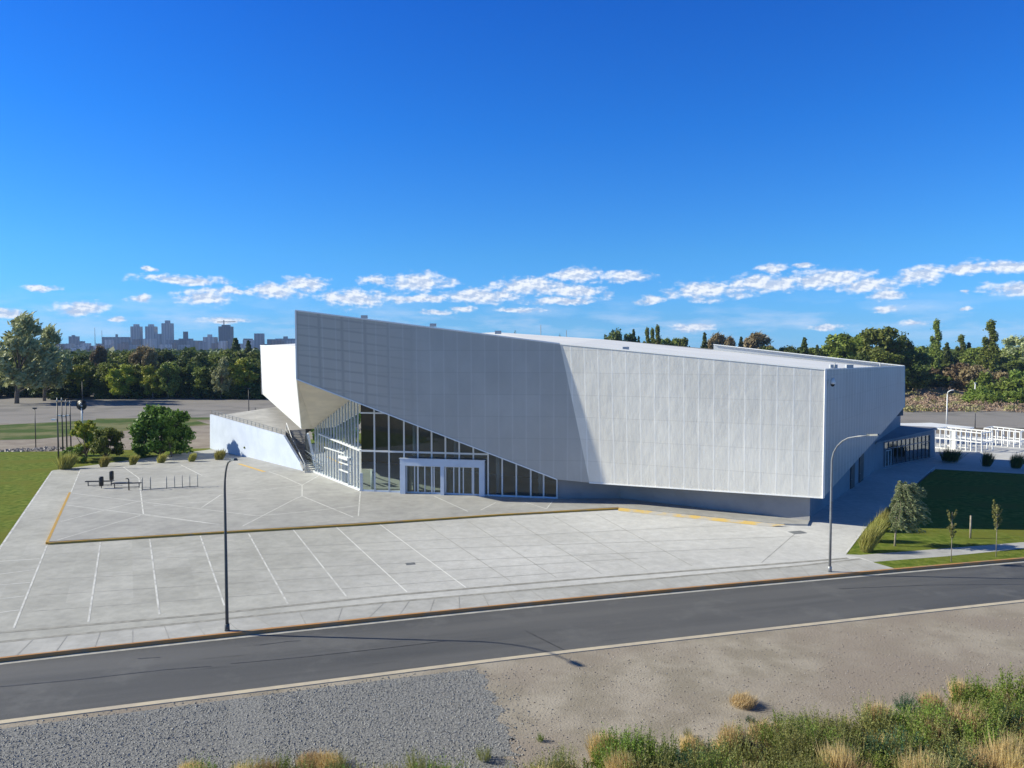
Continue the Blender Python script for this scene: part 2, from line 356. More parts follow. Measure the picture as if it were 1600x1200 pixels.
M['glass'] = glass('tinted_glass', (.72, .77, .76), .01)
M['glassL'] = glass('green_glass', (.80, .88, .85), .10)
M['glassd'] = glass('dark_glass', (.35, .4, .45), 0., .35)
M['glassb'] = glass('clear_glass', (.85, .9, .9), .03)
# foliage
M['lf_mid'] = leafmat('foliage_mid', (.12, .17, .03), (.27, .31, .07), .33)
M['lf_dark'] = leafmat('foliage_dark', (.055, .085, .02), (.14, .18, .042), .22)
M['lf_yel'] = leafmat('foliage_yellow', (.22, .27, .025), (.44, .43, .06))
M['lf_grey'] = leafmat('foliage_grey', (.24, .27, .11), (.50, .52, .27))
M['lf_brown'] = leafmat('foliage_brown', (.20, .15, .08), (.31, .24, .13))
M['lf_bright'] = leafmat('foliage_bright', (.13, .21, .03), (.26, .35, .07), .3)
M['lf_deep'] = leafmat('foliage_deep', (.06, .14, .02), (.17, .28, .05), .35)
M['lf_blue'] = leafmat('foliage_bluegreen', (.04, .10, .055), (.09, .17, .09))
M['lf_wil'] = leafmat('foliage_silvery', (.22, .28, .12), (.42, .48, .26), .35)
M['straw'] = leafmat('straw', (.50, .37, .16), (.78, .62, .34), .3)
M['reed'] = leafmat('fountain_grass', (.20, .21, .04), (.48, .44, .14), .35)
M['olive'] = leafmat('olive_weed', (.17, .19, .055), (.34, .34, .12), .3)
M['heath'] = leafmat('heath', (.35, .26, .175), (.60, .47, .32), .15)
M['heathg'] = leafmat('heath_green', (.22, .20, .09), (.36, .33, .16), .15)

# ================================================================== SETTING: ground
struct('ground', MB().poly([(-3000, -150, -.2), (3000, -150, -.2), (3000, 3200, -.2), (-3000, 3200, -.2)]), M['farland'])
KF = [P(x, y, 0) for x, y in ((-400, 1080), (0, 1030), (355, 991), (800, 945), (1200, 908), (1600, 873), (2000, 840), (2600, 796))]
KN = [P(x, y, -.1) for x, y in ((-500, 1195), (0, 1126), (400, 1076), (800, 1026), (1200, 981), (1600, 937), (2000, 896), (2600, 842))]
def dens_(pts, n=6):                                  # smooth (Catmull-Rom) resample
    out = []
    for i in range(len(pts)-1):
        p0, p1, p2, p3 = pts[max(i-1, 0)], pts[i], pts[i+1], pts[min(i+2, len(pts)-1)]
        for k in range(n):
            t = k/n; out.append(.5*((2*p1)+(p2-p0)*t+(2*p0-5*p1+4*p2-p3)*t*t+(3*p1-p0-3*p2+p3)*t**3))
    return out+[pts[-1]]
KF = [KF[0]-(KF[1]-KF[0]).normalized()*60]+KF; KN = [KN[0]-(KN[1]-KN[0]).normalized()*60]+KN
KF = dens_(KF); KN = dens_(KN)
def offs(line, d):
    o = []
    for i, p in enumerate(line):
        t = line[min(i+1, len(line)-1)]-line[max(i-1, 0)]; t.z = 0; t.normalize(); o.append(p+Vector((-t.y, t.x, 0))*d)
    return o
def ribbon(a, b, za, zb=None):
    m = MB(); zb = za if zb is None else zb; n = len(a)
    m.add([(p.x, p.y, za) for p in a]+[(p.x, p.y, zb) for p in b], [(i, i+1, n+i+1, n+i) for i in range(n-1)]); return m
struct('road', ribbon(offs(KN, -.1), offs(KF, .02), -.14), M['asphalt'])
struct('gutter', ribbon(offs(KF, -.36), offs(KF, -.05), -.134), M['gutter'])
k = ribbon(offs(KF, -.05), offs(KF, -.03), -.15, .052)
k2 = ribbon(offs(KF, -.03), offs(KF, .16), .052); k.add(k2.v, k2.f)
struct('kerb', k, M['orange'])
n1_, n2_ = offs(KN, -.32), offs(KN, 0)
e = ribbon(n2_, n1_, -.085); e2 = ribbon(n1_, offs(KN, -.34), -.085, -.2); e.add(e2.v, e2.f)
struct('road_edge_strip', e, M['cream'])
# near verge: gravel and dirt
vl = offs(KN, -.34)
struct('dirt_verge', ribbon([Vector((p.x+8, p.y-45, 0)) for p in vl], vl, -.12), M['dirt'])
gpx = [(-500, 1199), (0, 1139), (320, 1098), (560, 1067), (745, 1045), (770, 1080), (785, 1110), (790, 1140), (800, 1175), (820, 1260), (-700, 1300)]
jr = random.Random(3); GRAV = []
for (ax_, ay_), (bx_, by_) in zip(gpx, gpx[1:]+gpx[:1]):
    a_, b_ = P(ax_, ay_, -.115), P(bx_, by_, -.115)
    for q_ in range(10):
        c_ = a_.lerp(b_, q_/10)
        if ax_ > 700 and ay_ < 1200: c_ += Vector((jr.gauss(0, .16), jr.gauss(0, .12), 0))
        GRAV.append(c_)
struct('gravel_strip', MB().poly(GRAV), M['gravel'])
# rear ground
def sheet(name, px, z, m, **k): return struct(name, MB().poly([P(x, y, z) for x, y in px]), m, **k)
sheet('dirt_lot', [(-600, 668), (0, 663), (420, 656), (560, 660), (1000, 662), (1400, 668), (2300, 672), (2300, 640), (1400, 642), (400, 611), (-600, 612)], -.1, M['lotdirt'])
sheet('bare_ground', [(-600, 800), (-300, 720), (420, 725), (560, 700), (560, 655), (420, 655), (0, 662), (-600, 668)], -.09, M['sandy'])
sheet('rough_grass', [(-600, 700), (-100, 690), (60, 686), (230, 670), (330, 664), (300, 655), (150, 656), (0, 664), (-600, 668)], -.075, M['grass2'])
sheet('brown_land', [(1300, 643), (2400, 640), (2400, 585), (1300, 590)], -.085, M['brownland'])
sheet('yellowish_grass_strip', [(150, 654), (330, 652), (330, 656), (150, 662)], -.06, M['grass2'])
EDGE_L = [P(82, 735, 0), P(0, 857, 0)]
far_l = EDGE_L[1]+(EDGE_L[1]-EDGE_L[0])*.585
lawnL = [P(82, 735, .03), P(345, 717, .03), P(352, 700, .03), P(240, 702, .03), P(110, 705, .03), P(0, 706, .03), P(-500, 712, .03), ]+[Vector((p.x, p.y, .03)) for p in offs(KF, .16) if p.x < far_l.x]+[Vector((far_l.x, far_l.y, .03))]
struct('lawn', MB().poly(lawnL), M['grass'])
# ------------------------------------------------------------------ the plaza
ZL, ZP = .05, .20
cornerK = offs(KF, .16)
plaza_front = [p for p in cornerK if p.x < P(1392, 889).x]
pl = [P(82, 735, ZL), far_l] + [Vector((p.x, p.y, ZL)) for p in plaza_front if p.x > far_l.x] + [P(1390, 888, ZL), P(1348, 872, ZL), P(1320, 866, ZL), P(1356, 820, ZL), P(1460, 730, ZL), P(1290, 700, ZL), P(560, 700, ZL), P(345, 700, ZL)]
for p in pl: p.z = ZL
struct('plaza', MB().slab(pl, -.2, ZL), M['conc'])
plat = [P(x, y, ZP) for x, y in ((125, 733), (76, 846), (560, 817), (966, 792), (1225, 818), (1262, 819), (1290, 760), (1290, 700), (560, 700), (470, 715), (345, 714), (343, 716))]
struct('raised_platform', MB().slab(plat, -.1, ZP), M['conc_plat'])
# sidewalk band in front of the drain strips
def line_on(px, z): return [P(x, y, z) for x, y in px]
s2 = line_on([(-300, 1045), (0, 1003), (400, 962), (600, 941.5), (900, 915), (1250, 884), (1345, 873)], ZL+.004)
kfr = []
for p in s2:
    q = min(cornerK, key=lambda k_: abs(k_.x-p.x-(.28*(p.y-k_.y)))); kfr.append(q)
m = MB(); n_ = len(s2); m.add([(p.x, p.y, ZL+.004) for p in kfr]+[(p.x, p.y, ZL+.004) for p in s2], [(i, i+1, n_+i+1, n_+i) for i in range(n_-1)])
struct('sidewalk', m, M['walkc'])
def strips(name, segs, w, z, m):
    mb = MB()
    for s_ in segs:
        pts = [P(x, y, z) for x, y in s_]
        for a, b in zip(pts[:-1], pts[1:]):
            t = (b-a).normalized(); q = Vector((-t.y, t.x, 0))*w/2
            mb.poly([a-q, b-q, b+q, a+q])
    return struct(name, mb, m)
strips('drain_strip', [[(-300, 1030), (0, 988), (300, 962), (600, 931), (870, 907.5), (1200, 882), (1325, 872)]], .30, ZL+.009, M['drain'])
strips('drain_strip', [[(-300, 1045), (0, 1003), (400, 962), (600, 941.5), (900, 915), (1250, 884), (1345, 873)]], .30, ZL+.009, M['drain'])
# a paler band between the two strips is just concrete; slab joints of the sidewalk
mb = MB()
for i in range(0, n_-1):
    a0, a1, b0, b1 = kfr[i], kfr[i+1], s2[i], s2[i+1]; L_ = (a1-a0).length; kk = max(1, int(L_/1.55))
    for j in range(kk):
        t = j/kk; a = a0.lerp(a1, t); b = b0.lerp(b1, t); mb.poly([(a.x-.02, a.y, ZL+.012), (a.x+.02, a.y, ZL+.012), (b.x+.02, b.y-.15, ZL+.012), (b.x-.02, b.y-.15, ZL+.012)])
struct('sidewalk_joints', mb, M['joint'])
strips('platform_marking', [[(125, 735), (111, 769)], [(193, 730), (217, 747), (224, 803)], [(282, 726), (316, 743)], [(472, 758), (472, 775), (552, 808)], [(440, 743.5), (472, 758)],
    [(563, 767), (560, 806)], [(864, 782), (854, 795)]], .11, ZP+.005, M['line'])
strips('platform_marking', [[(103, 789), (354, 821)], [(109, 770), (402, 806)], [(89, 844), (220, 805)], [(95, 815), (216, 783), (300, 775)], [(379, 822), (460, 780), (472, 775)], [(315, 793), (345, 773)],
    [(420, 737), (440, 743.5)], [(472, 758), (507, 738)], [(678, 775), (731, 799)], [(821, 785), (854, 795)], [(751, 797), (775, 785)], [(224, 803), (354, 821)],
    [(402, 806), (472, 800), (560, 790)], [(345, 773), (472, 758)], [(240, 790), (402, 778)]], .07, ZP+.0045, M['linef'])
strips('plaza_edge_line', [[(81.5, 736), (-2, 859), (-120, 1030)]], .16, ZL+.008, M['line'])
strips('plaza_marking', [[(73, 853), (21, 982)], [(157, 847), (138, 972)], [(234, 842), (249, 960)], [(313, 837), (351, 947)], [(388, 833), (450, 944)], [(457, 826), (543, 934)]], .11, ZL+.008, M['line'])
strips('plaza_marking', [[(524, 822), (636, 925)], [(592, 818), (728, 918)], [(0, 877), (62, 873)], [(0, 897), (54, 890)], [(0, 914), (47, 910)], [(0, 936), (38, 931)], [(0, 957), (30, 953)]], .08, ZL+.007, M['linef'])
dj = []
for k_ in range(6, 16):
    x0 = 592+68*(k_-5); y0 = 818-2.9*(k_-5); 
    dj.append([(x0, y0), (x0+135+3*(k_-5), y0+96-3.0*(k_-5))])
dj = [d for d in dj if d[0][0] < 1000]
for a, b in (((68, 878), (1250, 838)), ((69, 905), (1180, 855)), ((60, 930), (1000, 872)), ((50, 955), (900, 893)), ((300, 862), (1150, 820))): dj.append([a, b])
dj.append([(1243, 833), (1190, 879)])
strips('slab_joint', dj, .06, ZL+.006, M['joint'])
# kerb round the platform: yellow paint on its top edge, bare ochre face
mb = MB(); K_ = [P(x, y, ZP) for x, y in ((111, 769), (76, 847), (300, 833), (560, 818), (780, 803), (966, 793))]
for a, b in zip(K_[:-1], K_[1:]):
    t = (b-a).normalized(); q = Vector((t.y, -t.x, 0))
    if q.y > 0.2: q = -q
    if abs(t.y) > abs(t.x): q = Vector((-abs(q.x), q.y if q.x < 0 else -q.y, 0))
    mb.prism([a+Vector((0, 0, .006)), b+Vector((0, 0, .006)), b+q*.20+Vector((0, 0, .006)), a+q*.20+Vector((0, 0, .006))], (0, 0, -.16))
struct('platform_kerb', mb, M['yellowk'])
mb = MB(); a, b = P(966, 793, ZP+.006), P(1228, 820, ZP+.006); c, d = P(1205, 823, ZL+.012), P(966, 798, ZL+.012)
mb.poly([a, b, c, d]); struct('ramp_marking', mb, M['yelworn'])
strips('yellow_marking', [[(373, 724.5), (413, 737)]], .42, ZP+.006, M['yellow'])
o = MB(); c = P(1246, 832, ZL); o.box((c.x, c.y, ZL+.012), (1.2, .8, .02), .3)
tag(origin(o.build('drain_cover', M['steel']), c), 'grey metal drain cover near the right corner of the pale plaza', 'drain cover')
o = MB(); c = P(641, 881, ZL); o.box((c.x, c.y, ZL+.012), (.6, .45, .02), .3)
tag(origin(o.build('drain_cover', M['steel']), c), 'small grey drain cover in the middle of the pale plaza', 'drain cover')
# right-hand lawns and footpath
struct('lawn', MB().poly([P(x, y, .04) for x, y in ((1320, 866), (1356, 821), (1462, 733), (1610, 741), (2300, 752), (2300, 800), (1600, 848), (1450, 860), (1345, 868))]), M['grass'])
kr = [Vector((p.x, p.y, .04)) for p in offs(KF, .16) if p.x > P(1392, 889).x]
struct('lawn', MB().poly([P(1352, 878, .04), P(1392, 889, .04)]+kr+[P(2300, 815, .04), P(1600, 856, .04), P(1480, 868, .04)]), M['grass'])
struct('footpath', MB().poly([P(1318, 866, .045), P(1345, 867, .045), P(1450, 859, .045), P(1600, 847, .045), P(2300, 790, .045), P(2300, 816, .045), P(1600, 857, .045), P(1480, 869, .045), P(1350, 879, .045)]), M['walkc'])
strips('lawn_edge_line', [[(1320, 866), (1355, 820)]], .15, ZL+.008, M['line'])
# paving beyond the shaded lawn on the right
struct('rear_paving', MB().poly([P(1400, 740, -.05), P(1460, 737, -.05), P(1612, 745, -.05), P(2300, 775, -.05), P(2300, 685, -.05), P(1600, 688, -.05), P(1390, 672, -.05)]), M['conc'])

# ================================================================== THE HALL
EH = empty('exhibition_hall', P(872, 779, ZP), 'huge angular hall clad in pale perforated metal with its glass entrance front behind the plaza', 'building')
UPV = Vector((0, 0, 1))
G0, G1 = P(565, 767, ZP), P(872, 779, ZP)
GLn = P(500, 741, ZP)
A1, A2 = V(1290, 577, 62.0), V(1287, 778, 62.0)
K1, K2 = V(875, 537, 70.6), V(921, 754.2, 71.0)
T = V(462, 485, 72.5)
nL = (K2-K1).cross(T-K1).normalized()
if nL.y > 0: nL = -nL
F = RP(463.5, 592.5, K1, nL); E3 = RP(870, 749, K1, nL)
dirR = Vector((.689, 1, 0)).normalized(); nR = Vector((dirR.y, -dirR.x, 0))
R1 = RP(1413, 572, A1, nR); R2 = RP(1413, 636, A1, nR); R3 = RP(1396, 656, A1, nR)
A2 = Vector((A1.x, A1.y, A2.z))
uL = Vector((K1.x-T.x, K1.y-T.y, 0)).normalized()
mb = MB(); th = -nL*.45
front = [T, K1, K2, E3, F]
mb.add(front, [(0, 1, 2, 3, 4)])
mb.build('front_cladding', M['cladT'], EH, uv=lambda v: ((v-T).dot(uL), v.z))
mb = MB(); bk = [p+Vector((0, .5, 0)) for p in front]
mb.add(front+bk, [(9, 8, 7, 6, 5), (0, 5, 6, 1), (0, 4, 9, 5), (4, 3, 8, 9), (3, 2, 7, 8)])
mb.build('cladding_back', M['white'], EH)
# main facade: a ruled surface from the slanting fold to the corner
nu, nv = 40, 14; mb = MB(); vs = []; uvd = {}
for i in range(nu+1):
    for j in range(nv+1):
        u, v = i/nu, j/nv; a = K1.lerp(K2, v); b = A1.lerp(A2, v); p = a.lerp(b, u); vs.append(p); pass
mb.add(vs, [(i*(nv+1)+j, i*(nv+1)+j+1, (i+1)*(nv+1)+j+1, (i+1)*(nv+1)+j) for i in range(nu) for j in range(nv)])
mb.build('main_cladding', M['clad'], EH, uv=lambda v: (25.8+(v-K1).dot(Vector((A1.x-K1.x, A1.y-K1.y, 0)).normalized()), v.z))
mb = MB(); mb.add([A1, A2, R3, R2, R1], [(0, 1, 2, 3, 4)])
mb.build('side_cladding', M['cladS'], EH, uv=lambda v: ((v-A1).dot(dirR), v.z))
# white flank on the left and the cream soffit
Ft = RP(463.2, 542, K1, nL)+Vector((0, .3, 0)); Wt = V(407, 540, 134); Wb = V(410.5, 616, 134); SP = V(471, 670.5, 86.5)
mb = MB(); mb.add([Ft, F, SP, Wb, Wt], [(0, 4, 1), (4, 3, 1), (3, 2, 1)]); mb.build('flank_wall', M['white'], EH)
dG = (GLn-G0); dG.z = 0; dG.normalize(); nG = Vector((-dG.y, dG.x, 0)); nG = nG if nG.x < 0 else -nG
GT0 = RP(548, 624.5, G0, nG); GTE = RP(489, 670, G0, nG)
dF = (G1-G0).normalized(); nF = Vector((dF.y, -dF.x, 0))
def gf(px, py): return RP(px, py, G0, nF)
gt = [gf(565, 629)]+[gf(px, 592.5+(px-463.5)*.3855-.5) for px in (586, 630, 674, 718, 763, 807, 849, 872)]
mb = MB(); mb.add([F, GT0, GTE, SP], [(0, 1, 2), (0, 2, 3)]); mb.build('soffit', M['soffit'], EH)
Fm = F.lerp(E3, (565-463.5)/(870-463.5)); mb = MB()
mb.add([F, Fm, gt[0]+Vector((0, 0, .1)), GT0], [(0, 1, 2), (0, 2, 3)])
ed = [Fm.lerp(E3, i/8) for i in range(9)]
mb.add([p for p in ed]+[p+Vector((0, 0, .05)) for p in gt], [(i, i+1, 10+i, 9+i) for i in range(8)])
mb.build('entrance_soffit', M['soffit'], EH)
# roof
L_ = V(775, 519, 124); B_ = V(940, 530, 114.3); Pk = V(1115, 538.5, 107.2)
K1b = K1+Vector((0, .4, -.12)); A1b = A1+Vector((.0, .5, -.45))
R1r = R1+Vector((-.3, -.2, -.45)); Bm = B_+Vector((0, 0, 0)); Pm = Pk+Vector((0, 0, -.75))
mb = MB(); cen = (K1b+B_)/2
mb.add([Ft+Vector((0, .3, .1)), K1b, A1b, R1r, Pm, B_, L_, Wt], [(0, 1, 6), (0, 6, 7), (1, 5, 6), (1, 2, 5), (2, 4, 5), (2, 3, 4)])
mb.build('roof', M['roofw'], EH)
mb = MB(); nb_ = (R1-Pk).normalized(); q = Vector((.25, .45, 0))
mb.add([R1, Pk, Pk+q, R1+q, R1+Vector((0, 0, -1)), Pk+Vector((0, 0, -.85)), Pk+q+Vector((0, 0, -1)), R1+q+Vector((0, 0, -1))], [(0, 1, 2, 3), (0, 4, 5, 1), (1, 5, 6, 2), (3, 2, 6, 7)])
mb.build('parapet', M['frameg'], EH)
mb = MB(); mb.bar(R1+Vector((0, 0, .03)), Pk+Vector((0, 0, .03)), .55, .10); mb.build('coping', M['white'], EH)
mb = MB()                                              # rear and inner walls close the volume
for a, b, za_, zb_ in ((R1, B_, 6, 0), (B_, L_, 0, 4), (L_, Wt, 4, Wb.z)): mb.poly([a, b, (b.x, b.y, zb_), (a.x, a.y, za_)])
mb.build('rear_wall', M['basew'], EH)
mb = MB()
for a, b, w in ((T, F, .14), (A1, A2, .16), (T, K1, .12), (K1, A1, .12), (A1, R1, .10), (R1, R2, .12), (F, SP, .08), (Ft, Wt, .16), (K2, A2, .10), (F, E3, .10), (Wt, Wb, .12)):
    mb.bar(a, b, w)
mb.build('edge_trim', M['white'], EH)
# plinth walls below the cladding
C0, C1, C2 = G1.copy(), P(969, 781.5, 0), P(1265, 817, 0)
C0.z = C1.z = C2.z = -.1
C3 = C2+dirR*52; Cn = C2+Vector((.25, .55, 0))
mb = MB()
for a, b, h in ((C0, C1, 2.6), (C1, C2, 2.6)): mb.poly([a, b, (b.x, b.y, h), (a.x, a.y, h)])
mb.build('plinth_wall', M['basew'], EH)
Cs = C2+dirR*.5+nR*-.35; Ce = C3+nR*-.35
mb = MB(); mb.poly([C2, Cs, (Cs.x, Cs.y, 2.7), (C2.x, C2.y, 2.7)]); mb.poly([Cs, Ce, (Ce.x, Ce.y, 7), (Cs.x, Cs.y, 2.6)])
mb.build('side_wall', M['baseb'], EH)
mb = MB()                                              # soffit of the cladding overhang
mb.poly([E3, K2, A2, C2+UPV*2.4, C1+UPV*2.3, C0+UPV*2.3]); Cs3 = R3+nR*-1.2; mb.poly([A2, R3, Cs3, Cs+UPV*2.5]); mb.poly([R3, R2, R2-nR*1.2, Cs3])
mb.build('overhang_soffit', M['baseb'], EH)
def onside(px, py):                                    # spot on the side wall
    return RP(px, py, Cs, nR)
for xa, xb, zt in ((1328, 1334, 3.0), (1341, 1347.5, 3.3)):
    a = onside(xa, 760); b = onside(xb, 760); o_ = nR*.04
    mb = MB(); mb.prism([Vector((a.x, a.y, 0))+o_, Vector((b.x, b.y, 0))+o_, Vector((b.x, b.y, zt))+o_, Vector((a.x, a.y, zt))+o_], nR*.05)
    d_ = mb.build('side_door', M['dark'], EH)
    MB().bar(Vector((a.x, a.y, 1.05))+o_*3, Vector((a.x, a.y, 1.05))+o_*3+dirR*.3, .06).build('handle', M['steel'], d_)
# ---- front glazing
GW = MB(); GW.poly([G0+nF*.0, G1, Vector((G1.x, G1.y, gt[-1].z))]+gt[::-1]); gl = GW.build('front_glazing', M['glass'], EH)
def top_at(p):                                         # glazing height at a plan position along the front
    for a, b in zip(gt[:-1], gt[1:]):
        ta = ((p-a).dot(dF))/((b-a).dot(dF))
        if -.01 <= ta <= 1.01: return a.z+(b.z-a.z)*ta
    return gt[-1].z
fm = MB(); xs = [565.2, 586, 608.5, 632, 653.5, 675, 696.5, 718, 740, 763, 785, 807, 829.5, 849.6, 870.5]
fp = []
for x in xs:
    g = gf(x, 740); g.z = ZP; fp.append(g)
for i, g in enumerate(fp):
    fm.bar(g+nF*.07, Vector((g.x, g.y, top_at(g)))+nF*.07, .16 if i else .28, .14)
zt1, zt2 = gf(600, 705).z, gf(600, 645.5).z
fm.bar(G0+UPV*(zt1-ZP)+nF*.08, fp[9]+UPV*(zt1-ZP)+nF*.08, .14, .17)
fm.bar(G0+UPV*(zt2-ZP)+nF*.08, fp[2]+UPV*(zt2-ZP)+nF*.08, .14, .15)
fm.build('frame', M['frame'], gl)
sb = MB(); a, b = G0+nF*.12, G1+nF*.12; sb.prism([a, b, b-nF*.1, a-nF*.1], (0, 0, .16)); sb.build('sill', M['portal'], gl)
for i in (0, 3, 6, 9, 12):
    c = fp[i]-nF*1.1+dF*.75; MB().tube([c, Vector((c.x, c.y, max(2.2, top_at(fp[i])-.4)))], .24, 12).build('column', M['col'], EH)
# ---- left glazing
gE = Vector((GTE.x, GTE.y, ZP)); gEnd = gE+dG*3
def gs(px, py): return RP(px, py, G0, nG)
GL = MB(); GL.poly([G0, gEnd, Vector((gEnd.x, gEnd.y, GTE.z-1)), GTE, GT0, Vector((G0.x, G0.y, gt[0].z))]); gl2 = GL.build('side_glazing', M['glassL'], EH)
fm = MB(); Lg = (gE-G0).length; nm = 17
def topg(t): # t metres from the corner
    tg = (GT0-G0).dot(dG); te = (GTE-G0).dot(dG)
    return gt[0].z+(GT0.z-gt[0].z)*t/tg if t < tg else GT0.z+(GTE.z-GT0.z)*(t-tg)/(te-tg)
for i in range(1, nm):
    t = Lg*i/nm; g = G0+dG*t+nG*.05; fm.bar(g, Vector((g.x, g.y, topg(t))), .07, .07)
fm.bar(G0+UPV*(zt1-ZP)+nG*.1, gs(500, 678)+nG*.1, .17, .17)
a = gs(508, 699); fm.bar(Vector((G0.x, G0.y, a.z))+dG*4.5+nG*.08, a+nG*.08, .07, .12)
fm.bar(G0+nG*.12+UPV*.07, GLn+dG*2+nG*.12+UPV*.07, .22, .16)
fm.build('frame', M['frame'], gl2)
# white double door in the side glazing
da, db = gs(547.5, 750), gs(533, 744); da.z = db.z = ZP+.1; zt = 2.75; mb = MB(); of = nG*.16
for t in (0, .5, 1):
    q = da.lerp(db, t)+of; mb.bar(q, q+UPV*zt, .13)
for z_ in (.08, 1.35, 2.15, zt): mb.bar(da+of*1.1+UPV*z_, db+of*1.1+UPV*z_, .13 if z_ < zt else .3)
dd = mb.build('door', M['frame'], gl2)
# ---- interior behind the glass
bk0 = G0-nF*13+dG*9; bk1 = G1-nF*9
mb = MB(); mb.poly([G0+UPV*.02, G1+UPV*.02, bk1+UPV*.02, bk0+UPV*.02, gEnd+UPV*.02]); mb.build('foyer_floor', M['intfloor'], EH)
mb = MB()
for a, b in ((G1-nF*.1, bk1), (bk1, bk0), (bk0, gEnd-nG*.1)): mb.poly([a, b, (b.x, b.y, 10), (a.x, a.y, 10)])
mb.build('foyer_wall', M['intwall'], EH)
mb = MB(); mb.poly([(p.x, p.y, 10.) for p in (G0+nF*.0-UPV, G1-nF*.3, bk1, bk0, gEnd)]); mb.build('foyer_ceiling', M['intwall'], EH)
# ---- entrance portal
p0, p1 = P(625, 771.5, ZP), P(757, 776, ZP); dP = (p1-p0).normalized(); nP = Vector((dP.y, -dP.x, 0)); WP = (p1-p0).length; DP = 2.1
zT = RP(690, 718.5, p0, nP).z-ZP; zD = RP(690, 729, p0, nP).z-ZP
def pf(px): return (RP(px, 750, p0, nP)-p0).dot(dP)
mb = MB()
def pbox(a, b, z0, z1, d0=0., d1=DP): mb.prism([p0+dP*a-nP*d0+UPV*z0, p0+dP*b-nP*d0+UPV*z0, p0+dP*b-nP*d1+UPV*z0, p0+dP*a-nP*d1+UPV*z0], (0, 0, z1-z0))
o1a, o1b, o2a, o2b = pf(633), pf(688), pf(693.5), pf(748.5)
pbox(0, o1a, 0, zD); pbox(o1b, o2a, 0, zD); pbox(o2b, WP, 0, zD); pbox(0, WP, zD, zT)
pbox(-.06, WP+.06, zT, zT+.07, -.06, .25)
po = mb.build('entrance_portal', M['portal'], EH)
for oa, ob, marks in ((o1a, o1b, (645.5, 661.5, 676)), (o2a, o2b, (707, 722, 736))):
    e_ = [oa]+[pf(x) for x in marks]+[ob]
    for a, b in zip(e_[:-1], e_[1:]):
        mb = MB(); dd_ = .5; w_ = .055
        mb.prism([p0+dP*a-nP*dd_, p0+dP*(a+w_)-nP*dd_, p0+dP*(a+w_)-nP*(dd_+.08), p0+dP*a-nP*(dd_+.08)], (0, 0, zD))
        mb.prism([p0+dP*(b-w_)-nP*dd_, p0+dP*b-nP*dd_, p0+dP*b-nP*(dd_+.08), p0+dP*(b-w_)-nP*(dd_+.08)], (0, 0, zD))
        for z0, z1 in ((0, .14), (zD-.12, zD)): mb.prism([p0+dP*(a+w_)-nP*dd_+UPV*z0, p0+dP*(b-w_)-nP*dd_+UPV*z0, p0+dP*(b-w_)-nP*(dd_+.08)+UPV*z0, p0+dP*(a+w_)-nP*(dd_+.08)+UPV*z0], (0, 0, z1-z0))
        dr = mb.build('door', M['frame'], po)
mb = MB(); mb.poly([p0+dP*o1a-nP*.55, p0+dP*o2b-nP*.55, p0+dP*o2b-nP*.55+UPV*zD, p0+dP*o1a-nP*.55+UPV*zD]); mb.build('door_glass', M['glass'], po)
# small fittings along the roof edge
for px, py, Y in ((566, 495.5, 71.4), (675, 508.5, 71), (778, 520, 70.8), (980, 545.5, 68.4), (1310, 574, 63), (1335, 574, 66)):
    p = V(px, py, Y); MB().box((p.x, p.y+1.0, p.z+.06), (.6, .3, .3)).build('roof_fitting', M['frameg'], EH)
for px, py, Y in ((1304, 575.5, 62.5), (1375, 573, 85)):
    p = V(px, py, Y); MB().tube([p, p+UPV*.45], .06, 8).build('roof_vent', M['frameg'], EH)
# ---- dome camera on the corner
c = RP(1294, 600, A1, nR)+nR*.35
SC = empty('security_camera', c, 'small white dome camera fixed high on the shaded right wall near the corner', 'camera')
MB().bar(c-nR*.35+UPV*.3, c+UPV*.3, .1).build('bracket', M['white'], SC)
MB().tube([c+UPV*.5, c+UPV*.15, c], [.1, .21, .21], 14).build('housing', M['white'], SC)
MB().tube([c, c-UPV*.12, c-UPV*.2], [.18, .14, .05], 14).build('dome', M['black'], SC)

# ---- low annex on the right
AX = empty('annex_building', P(1420, 725, 0), 'low dark flat-roofed annex at the right end of the hall, with a strip window', 'building')
za = 3.35
a0 = P(1366, 737, 0); a1 = P(1461, 713, 0)
a0.z = a1.z = -.1
dA = (a1-a0).normalized(); nA_ = Vector((dA.y, -dA.x, 0))
a1t = V(1461, 672, a1.y); a0t = V(1366, 694, a0.y)
b1 = V(1460, 669.5, a1.y+5); b0 = V(1385, 666, 106)
def an(px, py): return RP(px, py, a0, nA_)
w_ = [an(1381, 691.5), an(1452, 679), an(1452, 715), an(1381, 729)]
mb = MB()
for q_ in ((a0, w_[3], w_[0], a0t), (a0t, w_[0], w_[1], a1t), (a1t, w_[1], w_[2], a1), (a1, w_[2], w_[3], a0)): mb.poly([Vector(v_) for v_ in q_])
mb.poly([a1, Vector((b1.x, b1.y, -.1)), b1, a1t]); mb.build('wall', M['baseb'], AX)
mb = MB(); mb.prism([a0t+nA_*.25+UPV*.05, a1t+nA_*.25+dA*.2+UPV*.05, b1+dA*.2+UPV*.05, b0+UPV*.05], (0, 0, .16)); mb.build('roof', M['baseb'], AX)
mb = MB(); mb.poly(w_); wd = mb.build('window', M['glassd'], AX)
mb = MB(); mb.poly([Vector(p)-nA_*1.4 for p in (a0, a1, a1t, a0t)]); mb.poly([a1-UPV*.0, a1-nA_*1.4, a1t-nA_*1.4, a1t]); mb.build('black_backing', M['black'], AX)  # black sheet added behind the window so the inside looks dark
mb = MB(); 
for a, b in zip(w_, w_[1:]+w_[:1]): mb.bar(a+nA_*.05, b+nA_*.05, .10)
for i in range(1, 11):
    t = i/11; mb.bar(w_[0].lerp(w_[1], t)+nA_*.04, w_[3].lerp(w_[2], t)+nA_*.04, .07)
